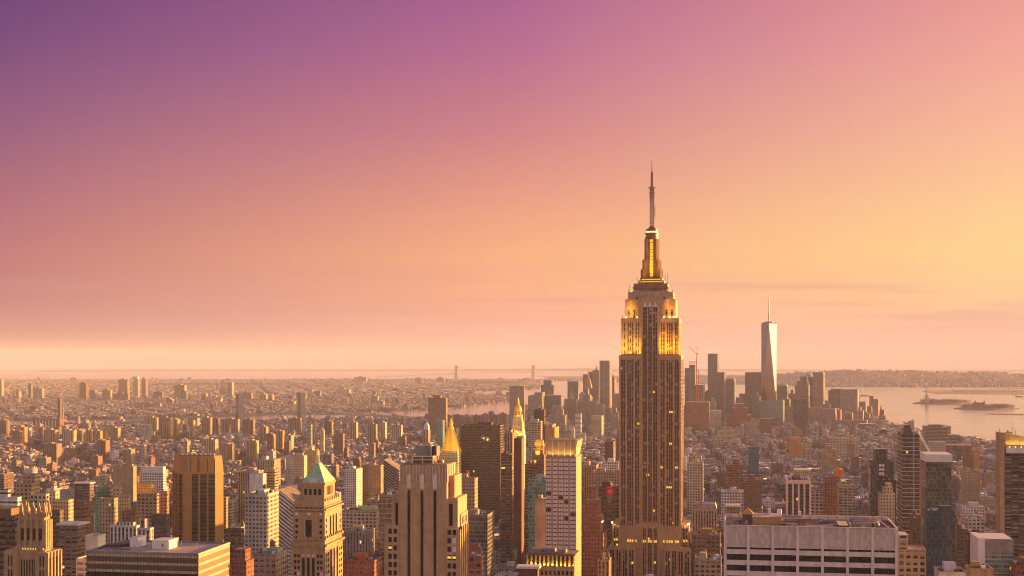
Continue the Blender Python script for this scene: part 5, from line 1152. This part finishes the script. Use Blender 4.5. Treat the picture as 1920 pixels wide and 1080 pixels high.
for k in range(3):
    for s in range(5):
        x = w_*(.15+.33*k); zb = z_*(.25+.15*s); MB().prism([(x-2.5,-1.5-.6*((s+k) % 2)),(x+2.5,-1.5),(x+2.5,.2),(x-2.5,.2)], zb, zb+z_*.13).build('rippled_panel', M['steel'], r_)
B('office_tower',1143,1152,700,6000,30,'br','band','brown slant topped tower between wavy tower and tallest skyscraper',top='slant')
B('brick_block',1142,1162,738,5600,40,'pk','slab','pinkish block below the brown slant topped tower')
B('office_block',1108,1128,780,4300,30,'yl','pun','yellow block with an orange lit edge below the wavy tower',xc=1137)
B('apartment_tower',1078,1089,775,4000,20,'wh','band','slim white tower in front of the civic block')
B('stepped_block',1040,1060,778,4500,30,'cr','vert','cream stepped block left of the slim white tower','building',[(1044,1056,768,.5),(1047,1053,760,1.)])
B('housing_slab',803,836,746,4300,30,'br','slab','big brown housing slab standing alone before the river','tower',[(812,826,741,.5)],xc=839)
B('office_tower',818,830,788,3500,26,'gn','gglass','small green glass block left of the gold pyramid tip')
r_, f_, w_, d_, z_ = B('power_company_tower',789,806,830,2500,26,'cr','vert','white tower with a tall stepped lantern behind the roof frames','tower',[(792,803,806,.6)])
MB().box(f_.lx(793.5), f_.lx(801.5), 6, 16, f_.lz(806), f_.lz(798)).taper(f_.lx(793.5), f_.lx(801.5), 6, 16, f_.lz(798)+.01, f_.lx(796.5), f_.lx(798.5), 10, 12, f_.lz(792)).build('lantern', M['white'], r_)
B('slim_tower',575,583,795,3600,0,(.38,.45,.42),'gglass','slim pale green glass tower above the green copper roof',xc=586)
B('apartment_tower',600,607,806,3500,0,'cr','slab','slim cream tower right of the slim green glass tower',xc=609)
B('apartment_slab',627,643,813,3400,0,'br','slab','brown slab with a flat roof left of the white apartment block',xc=646)
# --- housing slabs and towers toward the other shore: name, columns, rows, depth, colour, group
G1, G2 = 'housing slabs in the hazy middle distance', 'hazy towers across the river'
SL = ((297,319,783,4300,'tn'),(322,333,786,4400,'tn'),(355,363,788,4200,'yl'),(378,394,783,4300,'tn'),(398,409,784,4350,'pk'),(415,446,786,4500,'tn'),(455,475,787,4300,'br'),(272,294,783,4600,'yl'),(352,370,776,4900,'tn'),(384,403,824,3300,'yl'),(411,436,833,3200,'tn'),(462,480,826,3300,'yl'),(487,499,800,3900,'tn'),(500,512,814,3500,'br'),(515,530,808,3600,'tn'),(533,546,816,3500,'yl'),(28,46,801,3900,'ob'),(82,103,806,3900,'yl'),(116,138,807,3850,'yl'),(140,154,807,3900,'yl'),(156,171,806,3950,'yl'),(174,188,808,3900,'tn'),(190,198,807,3950,'ob'),(207,221,802,4000,'yl'),(80,106,832,3100,'br'),(182,198,826,3400,'rb'),(0,11,788,4300,'br'),(540,562,784,4300,'tn'),(575,590,788,4300,'tn'),(608,622,790,4200,'br'),(655,668,792,4000,'cr'),(690,705,795,3900,'tn'),(712,722,792,4000,'cr'),(735,752,797,3900,'cr'),(838,848,780,4700,'br'),(850,866,778,4800,'br'),(868,884,782,4700,'br'),(886,900,779,4750,'br'),(903,915,776,4800,'tn'),(918,934,779,4750,'br'),(936,950,775,4800,'tn'))
NM = dict(tn='tan', yl='yellow', br='brown', pk='pinkish', ob='orange', rb='red', cr='cream', wh='white', gy='grey', lg='pale', dk='dark', db='dark brown', bl='blue', gn='green')
TW = ((53,58,719,8600,'gy'),(62,79,728,8500,'lg'),(30,35,733,8500,'cr'),(149,161,718,8400,'pk'),(169,178,731,8300,'gy'),(192,207,731,8100,'tn'),(222,239,712,8600,'ob'),(209,240,738,8200,'pk'),(250,257,706,8700,'lg'),(266,273,710,8700,'lg'),(288,304,735,8400,'gy'),(327,346,722,8600,'tn'),(338,349,733,8300,'gn'),(378,386,738,8200,'tn'),(388,414,744,7900,'cr'),(426,435,717,8800,'tn'),(448,471,737,8300,'pk'),(487,499,739,8200,'tn'),(502,511,741,8100,'yl'),(-6,3,711,8700,'tn'),(556,562,735,8600,'pk'),(566,573,736,8600,'pk'),(578,585,731,9000,'cr'),(592,600,733,9000,'cr'),(630,655,730,9500,'cr'),(695,708,743,7600,'gn'),(708,719,752,7400,'tn'),(664,687,707,14500,'tn'),(778,791,709,14600,'br'),(818,832,708,15000,'br'),(540,551,752,7400,'yl'),(250,300,756,7000,'tn'),(312,322,748,7600,'tn'),(108,113,747,5300,'pk'))
for lst, g_, nm_ in ((SL, G1, 'housing_slab'), (TW, G2, 'hazy_tower')):
    for i, (a, b, y, Y, c) in enumerate(lst):
        rel = ''
        o = B(nm_, a, b, y, Y, random.uniform(14, 24)*(1.6 if Y > 7000 else 1), c, 'slabv' if nm_ == 'housing_slab' or c in ('tn', 'yl', 'br') else random.choice(('glass', 'vert', 'slab')), 'x', 'tower', tiers=[((a*.65+b*.35), (a*.35+b*.65), y-2.2, .5), ((a*.68+b*.32), (a*.32+b*.68), y+1.2, 1.4)] if b-a > 9 else ())[0]
        o['auto'] = NM[c]; o['group'] = g_; o['pxy'] = (float((a+b)/2), float(y))
r_, f_, w_, d_, z_ = B('power_station',62,112,786,4900,50,'rb','blank','red brick power station with pale ribs and one chimney')
for k in range(7): MB().box(w_*(.1+.12*k), w_*(.14+.12*k), -.5, .2, z_*.25, z_*.9).build('rib', M['white'], r_)
MB().cyl(w_*.98, d_*.5, 3.4, 2.2, z_-.5, f_.lz(746)-f_.Y*0, 12).build('chimney', M['concrete'], r_)

# infill of middling towers around the tip of the island
for i, (a, b, y, Y, c) in enumerate(((1060,1072,752,5400,'cr'),(1118,1131,758,5000,'tn'),(1131,1143,765,5100,'pk'),(1086,1096,738,5900,'lg'),(1098,1108,744,5700,'br'),(1146,1160,772,4700,'cr'),(1003,1014,764,5000,'tn'),(1034,1046,760,5200,'lg'),(1052,1063,768,4900,'br'),(1320,1331,735,5700,'dk'),(1334,1348,728,5600,'br'),(1350,1362,742,5500,'cr'),(1376,1390,748,5500,'br'),(1386,1398,738,5800,'dk'),(1410,1424,742,5500,'lg'),(1466,1480,748,5300,'br'),(1474,1488,762,5100,'pk'),(1478,1492,738,5800,'gy'),(1518,1530,742,5700,'br'),(1530,1542,752,5500,'tn'),(1542,1556,758,5300,'gy'),(1562,1576,768,5200,'pk'),(1584,1598,774,5100,'br'),(1604,1618,770,5400,'tn'),(1616,1630,776,5500,'br'),(1624,1634,762,5800,'rb'),(1328,1340,752,5200,'tn'),(1302,1314,742,5300,'gy'),(1443,1456,775,5000,'rb'),(1500,1512,775,4900,'rb'))):
    o = B('downtown_tower', a, b, y, Y, 24, c, ('vert','pun','band','slab','glass')[i % 5], 'x', 'tower', tiers=[(a*.7+b*.3, a*.3+b*.7, y-3-(i % 3)*2, .4)] if i % 3 != 1 else ())[0]
    o['auto'] = NM[c]; o['group'] = 'middling towers downtown'; o['pxy'] = (float((a+b)/2), float(y))

# ------------------------------------------------------------------ the low city
def inside(poly, x, y):
    r = np.zeros(len(x), bool); n = len(poly)
    for i in range(n):
        (x0, y0), (x1, y1) = poly[i-1], poly[i]
        if y0 == y1: continue
        r ^= ((y0 > y) != (y1 > y)) & (x < (x1-x0)*(y-y0)/(y1-y0)+x0)
    return r
WALLC = np.array([(.22,.12,.075),(.27,.105,.065),(.17,.095,.07),(.36,.25,.155),(.47,.38,.27),(.30,.20,.13),(.29,.26,.24),(.58,.53,.48),(.13,.085,.065),(.40,.20,.10),(.20,.22,.22)])
WALLC = WALLC*.68+WALLC.mean(1, keepdims=True)*.32*np.array((1.02,.97,1.0))
WALLP = np.array([.15,.11,.12,.13,.12,.09,.09,.09,.06,.02,.02])
WALLN = ['brown','red','dark','tan','cream','tan','grey','white','dark','orange','grey']
ROOFC = np.array([(.09,.08,.08),(.16,.14,.13),(.26,.23,.22),(.45,.42,.41),(.62,.59,.58),(.18,.11,.08),(.30,.30,.30)])
ROOFP = np.array([.12,.15,.17,.21,.23,.06,.06])
ROOFN = ['black','grey','grey','pale','white','brown','grey']
class Lots: pass
def lots_grid(th, av, avw, stp, sw, Y0, Y1, lot, hfun, poly, ext=.46):
    X_, Y_, A_, W_, D_, H_ = [], [], [], [], [], []
    c, s = cos(th), sin(th); R = Y1*1.15; rng = RNG
    for i in range(int(-R/av), int(R/av)+1):
        for j in range(int(-.2*R/stp), int(R/stp)+1):
            p0, q0 = i*av+avw/2, j*stp+sw/2; pc, qc = p0+av/2, q0+stp/2
            Xc, Yc = pc*c+qc*s, -pc*s+qc*c
            if not (Y0 < Yc < Y1) or abs(Xc) > ext*Yc*.86+150: continue
            for row in (0, 1):
                dep = (stp-sw)/2; p = p0
                while p < p0+av-avw-6:
                    w = rng.uniform(*lot)*(1.8 if rng.random() < .12 else 1); w = min(w, p0+av-avw-p)
                    dd = dep*rng.uniform(.72, .99); q = q0+(dep-dd if row else 0)+row*dep if row == 0 else q0+dep
                    if rng.random() < .95:
                        P, Q = p+w/2, (q0+dd/2 if row == 0 else q0+2*dep-dd/2)
                        X_.append(P*c+Q*s); Y_.append(-P*s+Q*c); A_.append(th); W_.append(w-.3); D_.append(dd); H_.append(hfun(-P*s+Q*c, rng))
                    p += w
    a = [np.array(v) for v in (X_, Y_, A_, W_, D_, H_)]
    k = inside(poly, a[0], a[1]); return [v[k] for v in a]
def h_man(Y, r):
    if Y < 1700: b = r.uniform(28, 62)
    elif Y < 2500: b = r.uniform(18, 46)+(r.uniform(10, 40) if r.random() < .045 else 0)
    elif Y < 4300: b = r.uniform(13, 26)+(r.uniform(8, 38) if r.random() < .03 else 0)
    else: b = r.uniform(9, 20)+(r.uniform(8, 30) if r.random() < .03 else 0)
    return b
def h_far(Y, r): return r.uniform(8, 15)+(r.uniform(5, 30) if r.random() < .014 else 0)
ND = 1.0
mn = lots_grid(TH, 152, 24, 80, 17, 1080, 2600, (8, 23), h_man, MANP)
mf = lots_grid(TH-radians(5), 120, 18, 74, 15, 2600, 6900, (8, 22), h_man, MANP)
bk = lots_grid(radians(-24), 215, 28, 96, 20, 5000, 9500, (10, 27), h_far, BKP)
bf = lots_grid(radians(-12), 330, 40, 150, 36, 9500, 17400, (20, 52), h_far, BKP)
LT = [np.concatenate(v) for v in zip(mn, mf, bk, bf)]
X, Y, A, Wd, Dp, H = LT
# parks and squares stay open
PARKS = [(165,868,70,14),(470,873,48,12),(1010,842,40,9),(80,850,40,10),(330,830,45,9),(780,835,45,8),(1505,852,60,8),(400,722.5,130,2.5),(905,719,60,3)]
pxs = CX+X/Y*F; pys = EY+(CAMZ+Y*Y/1.5e7)/Y*F
ok = np.ones(len(X), bool)
for a, b, c_, d_ in PARKS: ok &= (((pxs-a)/c_)**2+((pys-b)/d_)**2 > 1)
ok &= ~((pxs > 640) & (pxs < 975) & (pys < 789) & (pys > 774))
for x, y, hw, hd in FOOT:
    dx, dy = X-x, Y-y; p = dx*UC-dy*US; q = dx*US+dy*UC
    ok &= ~((np.abs(p) < hw+Wd/2+.5) & (np.abs(q) < hd+Dp/2+.5))
X, Y, A, Wd, Dp, H = [v[ok] for v in (X, Y, A, Wd, Dp, H)]; n = len(X)
# nothing of the low city may hide the lit arcade, the sign or the shoreline
ci = RNG.choice(len(WALLC), n, p=WALLP); ri = RNG.choice(len(ROOFC), n, p=ROOFP)
wc = WALLC[ci]*RNG.uniform(.75, 1.25, (n, 1)); rc = ROOFC[ri]*RNG.uniform(.8, 1.2, (n, 1))
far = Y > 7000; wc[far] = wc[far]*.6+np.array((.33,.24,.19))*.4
pxs = CX+X/Y*F; top = EY+(CAMZ-H+Y*Y/1.5e7)/Y*F; bw = Wd/Y*F; bh = np.minimum(H/Y*F, 1085-top)
area = np.where((pxs > -10) & (pxs < 1930) & (top < 1078), bw*np.clip(bh+Dp*(CAMZ-H)/Y/Y*F, 0, 80), 0)
# how much of each shows: test against the landmark footprints and nearer lots in front
order = np.argsort(Y); cover = np.full(2000, 1085.); vis = np.zeros(n)
ev = []
for o in list(C.objects):
    if o.type == 'MESH' and o.name.startswith(('wall', 'glass_wall', 'pyramid_roof')) and o.parent:
        m4 = o.parent.matrix_basis; vs = [m4 @ v.co for v in o.data.vertices]; yy = min(v.y for v in vs)
        if yy > 50: ev.append((yy, min(CX+v.x/v.y*F for v in vs), max(CX+v.x/v.y*F for v in vs), min(EY+(CAMZ-v.z)/v.y*F for v in vs)))
ev.sort(); ei = 0
for i in order:
    while ei < len(ev) and ev[ei][0] < Y[i]:
        _, a, b, t = ev[ei]; a, b = int(max(0, a)), int(min(1999, b))
        if b > a: cover[a:b] = np.minimum(cover[a:b], t)
        ei += 1
    if area[i] <= 0: continue
    a, b = int(max(0, pxs[i]-bw[i]/2)), int(min(1999, pxs[i]+bw[i]/2+1))
    if b <= a: continue
    seg = cover[a:b]; back = EY+(CAMZ-H[i])/(Y[i]+Dp[i])*F
    vis[i] = np.clip(np.minimum(seg, 1080)-back, 0, 60).sum(); cover[a:b] = np.minimum(seg, top[i])
pick = np.argsort(-vis)[:300]; pick = [i for i in pick if vis[i] > 0]
isp = np.zeros(n, bool); isp[pick] = True
# the rest as one mass
def boxes(x, y, a, w, d, z0, h, wcol, rcol):
    n = len(x); c, s = np.cos(a), np.sin(a); hw, hd = w/2, d/2; V = np.zeros((n, 8, 3)); UVS = np.zeros((n, 5, 4, 2))
    for k, (i, j) in enumerate(((-1,-1),(1,-1),(1,1),(-1,1))):
        p, q = i*hw, j*hd; V[:, k, 0] = V[:, k+4, 0] = x+p*c+q*s; V[:, k, 1] = V[:, k+4, 1] = y-p*s+q*c; V[:, k, 2] = z0; V[:, k+4, 2] = z0+h
    FC = np.array([(0,1,5,4),(1,2,6,5),(2,3,7,6),(3,0,4,7),(4,5,6,7)])
    for f in range(4):
        L = np.maximum(1, np.round((w if f % 2 == 0 else d)/3.6))*3.6
        UVS[:, f, 1, 0] = L; UVS[:, f, 2, 0] = L; UVS[:, f, 2, 1] = h; UVS[:, f, 3, 1] = h
    UVS[:, :4, :, 0] += (np.arange(n)*36)[:, None, None] % 7200
    col = np.zeros((n, 5, 4)); col[:, :4, :3] = wcol[:, None, :]; col[:, 4, :3] = rcol; col[..., 3] = 1
    mi = np.tile([0, 0, 0, 0, 1], n)
    return V.reshape(-1, 3), (FC[None]+8*np.arange(n)[:, None, None]).reshape(-1, 4), UVS.reshape(-1, 2), col.reshape(-1, 4), mi
def massmesh(name, parts, wm='mass'):
    vo = 0; Vs, Fs, Us, Cs, Ms = [], [], [], [], []
    for V, F_, U, c_, m_ in parts: Vs.append(V); Fs.append(F_+vo); Us.append(U); Cs.append(c_); Ms.append(m_); vo += len(V)
    V, F_, U, c_, m_ = (np.concatenate(v) for v in (Vs, Fs, Us, Cs, Ms))
    me = bpy.data.meshes.new(name); me.vertices.add(len(V)); me.vertices.foreach_set('co', V.ravel()); me.loops.add(F_.size); me.loops.foreach_set('vertex_index', F_.ravel())
    me.polygons.add(len(F_)); me.polygons.foreach_set('loop_start', np.arange(0, F_.size, 4)); me.polygons.foreach_set('material_index', m_); me.update(calc_edges=True)
    ul = me.uv_layers.new(name='UVMap'); ul.data.foreach_set('uv', U.ravel())
    at = me.attributes.new('col', 'FLOAT_COLOR', 'FACE'); at.data.foreach_set('color', c_.ravel())
    me.materials.append(M[wm]); me.materials.append(M['massroof']); return me
r_ = ~isp; gz = lambda x, y: -(x*x+y*y)/1.5e7-1.0
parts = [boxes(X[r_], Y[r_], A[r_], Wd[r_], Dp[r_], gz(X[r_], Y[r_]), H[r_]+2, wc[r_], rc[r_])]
for frac, sc in ((.6, .42), (.6, .25), (.5, .2), (.4, .16)):                       # roof huts
    k = r_ & (RNG.random(n) < frac) & (Y < 8500); m_ = k.sum(); ox, oy = RNG.uniform(-.27, .27, m_)*Wd[k], RNG.uniform(-.27, .27, m_)*Dp[k]; c, s = np.cos(A[k]), np.sin(A[k])
    x, y = X[k]+ox*c+oy*s, Y[k]-ox*s+oy*c
    parts.append(boxes(x, y, A[k], np.minimum(Wd[k]*sc, 11), np.minimum(Dp[k]*sc, 9), gz(X[k], Y[k])+H[k]+.5, RNG.uniform(2, 5, m_)*(1.3 if sc < .3 else 1), np.where(RNG.random((m_, 1)) < .4, wc[k], ROOFC[RNG.choice(7, m_)]), ROOFC[RNG.choice(7, m_, p=ROOFP)]))
tag(link('low_city', massmesh('low_city', parts)), 'far rooftops of the low city filling the ground between the towers', 'city', kind='stuff')
# houses across the bay
hx, hy, hz = [], [], []
for _ in range(2600):
    px = RNG.uniform(1010, 1960); f = RNG.random()**1.5*.6; d0 = gd(SI_FOOT(px)); d = d0+5200*f; k = (px-CX)/F; dc = d0+5200*.55; hc = CAMZ-(SI_TOP(px)-EY)/F*dc-drop(dc); s = f/.55 if f < .55 else 1
    s = s*s*(3-2*s)*.35+s*.65
    if RNG.random() < (1-f*1.25)*(1.0 if px > 1450 else .35): hx.append(k*d); hy.append(d); hz.append(drop(d*sqrt(1+k*k))+hc*s-2)
hx, hy, hz = map(np.array, (hx, hy, hz)); m_ = len(hx); ci2 = RNG.choice(len(WALLC), m_, p=WALLP)
tag(link('far_houses', massmesh('far_houses', [boxes(hx, hy, RNG.uniform(-.6, .6, m_), RNG.uniform(14, 44, m_), RNG.uniform(12, 24, m_), hz, RNG.uniform(9, 20, m_), WALLC[ci2]*.5+np.array((.10,.085,.09)), ROOFC[RNG.choice(7, m_)])], 'massfar')), 'pale houses sprinkled over the wooded hills across the bay', 'houses', kind='stuff')
# park trees join the bare woods
TV.clear(); TF.clear()
for a, b, c_, d_ in PARKS:
    cnt = 300 if b > 740 else 500
    for _ in range(cnt):
        t, rr = random.uniform(0, 2*pi), sqrt(random.random()); px, py = a+c_*rr*cos(t), b+d_*rr*sin(t); x, y = gp(px, py); tree_at(x, y, drop(hypot(x, y))+2, random.uniform(10, 18)*(1 if b > 740 else 1.3), 20)
tw2 = bpy.data.meshes.new('bare_park_trees'); tw2.from_pydata(TV, [], TF); tw2.materials.append(M['bark'])
tag(link('bare_park_trees', tw2), 'leafless brown trees filling the parks among the low houses', 'trees', kind='stuff')
# the ones that show largest, each an object of its own
REF = [(363,870,'octagonal tower'),(597,885,'green copper roof'),(60,985,'pinnacled gothic tower'),(842,815,'gold pyramid'),(968,785,'gold cupola'),(903,850,'broad dark office tower'),(1055,930,'cream hotel tower'),(1222,870,'tallest skyscraper'),(800,960,'striped deco tower'),(1520,1010,'pale concrete slab'),(296,1040,'dark flat roofed slab'),(1498,910,'finned office block'),(1710,870,'dark banded tower'),(1760,880,'boxed roof glass tower'),(1655,880,'brown topped dark tower'),(1893,880,'gold crowned balcony tower'),(1413,850,'bright blue glass block'),(1388,775,'red ziggurat'),(1143,920,'red sign'),(1574,890,'orange roof tank'),(1035,1050,'arcaded block'),(1592,760,'wide tan tower'),(1442,690,'mirror glass tower'),(820,770,'lone brown housing slab'),(480,905,'blank white slab'),(490,960,'pale gridded tower'),(230,890,'tall plain tan slab'),(160,925,'brown balconied tower'),(1113,950,'stepped brick tower'),(675,970,'long arched block'),(893,1040,'red brick block'),(1840,1040,'green ribboned office'),(507,1040,'grey arched block'),(1300,720,'orange netted tower'),(450,770,'suspension bridge'),(88,790,'red power station'),(240,1000,'white deco block'),(1320,940,'blue mansard block'),(1133,720,'wavy tower'),(970,740,'pale ribbed slab')]
USED = {}
def autolabel(px, py, words):
    rs = sorted(REF, key=lambda r: abs(r[0]-px)+abs(r[1]-py)*1.2)[:5]
    def rel(r):
        dx, dy = px-r[0], py-r[1]
        if abs(dx) > abs(dy)*1.1: return ('just ' if abs(dx) < 32 else '')+('right of the ' if dx > 0 else 'left of the ')+r[2]
        return ('just ' if abs(dy) < 22 else '')+('below the ' if dy > 0 else 'above the ')+r[2]
    for nw in range(1, len(words)+1):
        base = ' '.join(words[:nw])
        for r in rs:
            s = base+' '+rel(r)
            if s not in USED: USED[s] = 1; return s
    for a in range(5):
        for b in range(5):
            if a != b:
                s = words[0]+' '+rel(rs[a])+' and '+rel(rs[b])
                if len(s.split()) <= 16 and s not in USED: USED[s] = 1; return s
    return words[0]+' among similar ones '+rel(rs[0])
for o in list(C.objects):
    if 'auto' in o.keys():
        px, py = o['pxy']; wd = 'slab' if o.name.startswith('housing') else 'block' if o.name.startswith('downtown') else 'tower'
        o['label'] = autolabel(px, py, ['hazy '+o['auto']+' '+wd, '', ]) if False else autolabel(px, py, ['hazy '+o['auto']+' '+wd]); del o['auto']; del o['pxy']
hutm = MB().box(-.5, .5, -.5, .5, 0, 1).mesh('roof_hut', [ST['blank']])
tkm = MB().cyl(0, 0, 2, 1.9, 2, 5.6, 10).cyl(0, 0, 2.1, .1, 5.604, 7.2, 10).mesh('water_tank', [M['wood']])
lgm = MB()
for a in range(4): lgm.bar((1.3*cos(a*pi/2), 1.3*sin(a*pi/2), 0), (1.3*cos(a*pi/2), 1.3*sin(a*pi/2), 2), .15)
lgm = lgm.mesh('tank_stand', [M['dkmetal']])
BAYS = [('pun', 3, 'punched windows'), ('bigpun', 4.2, 'big windows'), ('grid', 3.4, 'gridded windows'), ('vert', 2.8, 'window strips')]
for i in pick:
    x, y, w, d, h = X[i], Y[i], Wd[i], Dp[i], H[i]; st, bay, sn = BAYS[RNG.choice(4, p=[.5,.22,.16,.12])]
    o = bpy.data.objects.new('loft_building' if h > 26 else 'low_building', None); C.objects.link(o); o.location = (x, y, gz(x, y)); o.rotation_euler = (0, 0, -A[i])
    hw, hd = w/2, d/2; nf = 0
    wall = MB().box(-hw, hw, -hd, hd, -2, h, 0, 1, bay, False).build('wall', [ST[st], M['roof']], o, wc[i])
    pr = MB().box(-hw-.1, hw+.1, -hd-.1, -hd+.4, h-.6, h+.9).box(-hw-.1, -hw+.4, -hd+.4, hd+.1, h-.6, h+.9).box(hw-.4, hw+.1, -hd+.4, hd+.1, h-.6, h+.9).box(-hw+.4, hw-.4, hd-.4, hd+.1, h-.6, h+.9).build('parapet', ST['blank'], o, wc[i]*RNG.choice((.8, 1, 1.2)))
    k = link('roof_hut', hutm, o, (RNG.uniform(-.2, .2)*w, RNG.uniform(-.1, .25)*d, h), tuple(np.minimum(.6, wc[i]*RNG.choice((.8, 1.1, 1.5))))); k.scale = (w*RNG.uniform(.25, .45), d*RNG.uniform(.2, .35), RNG.uniform(2.6, 4.6))
    for _ in range(RNG.integers(2, 7)):
        k = link('cooling_unit', hutm, o, (RNG.uniform(-.38, .38)*w, RNG.uniform(-.4, .4)*d, h), tuple(np.array((.5,.48,.46))*RNG.uniform(.3, 1.1))); k.scale = (RNG.uniform(1, 3.4), RNG.uniform(1, 3.4), RNG.uniform(.7, 1.8))
    tk = RNG.random() < .5
    if tk:
        k = link('water_tank', tkm, o, (RNG.uniform(-.3, .3)*w, RNG.uniform(-.2, .3)*d, h)); link('tank_stand', lgm, k)
    o['category'] = 'building'; o['group'] = 'flat roofed buildings of the low city'
    cn = WALLN[ci[i]]; nm = o.name.split('.')[0].replace('_', ' '); shape = 'wide ' if w > 26 else 'narrow ' if w < 14 else ''
    o['label'] = autolabel(pxs[i], top[i], [shape+cn+' '+nm, 'with '+sn]+(['and roof tank'] if tk else []))

# ------------------------------------------------------------------ contrail and haze
ct = MB().cyl(0, 0, 5, 5, 0, 1, 6)
a_ = np.array(((1520-CX)/F*14000, 14000, CAMZ-(127-EY)/F*14000)); b_ = np.array(((1537-CX)/F*14050, 14050, CAMZ-(142-EY)/F*14050))
vm_, vt_, vb_ = newmat('vapour'); tl_ = N(vt_, 'ShaderNodeBsdfTranslucent'); tl_.inputs[0].default_value = (.62,.6,.58,1); vt_.links.new(tl_.outputs[0], vt_.nodes['Material Output'].inputs[0]); vt_.nodes.remove(vb_)
tr = MB(); tr.bar(a_, b_, 1.0); tag(tr.build('vapour_trail', vm_), 'short thin white vapour trail high in the right sky', 'vapour trail')
m_, t_, b__ = newmat('haze_air'); t_.nodes.remove(b__)
pv = N(t_, 'ShaderNodeVolumePrincipled'); pv.inputs['Color'].default_value = (.70, .73, .86, 1); pv.inputs['Density'].default_value = HAZE_D; pv.inputs['Anisotropy'].default_value = -.15
t_.links.new(pv.outputs[0], t_.nodes['Material Output'].inputs['Volume'])
hz_ = MB().box(-76000, 76000, -76000, 76000, -420, 560); tag(hz_.build('haze', m_), 'pale evening haze over the whole city', 'haze', kind='stuff')
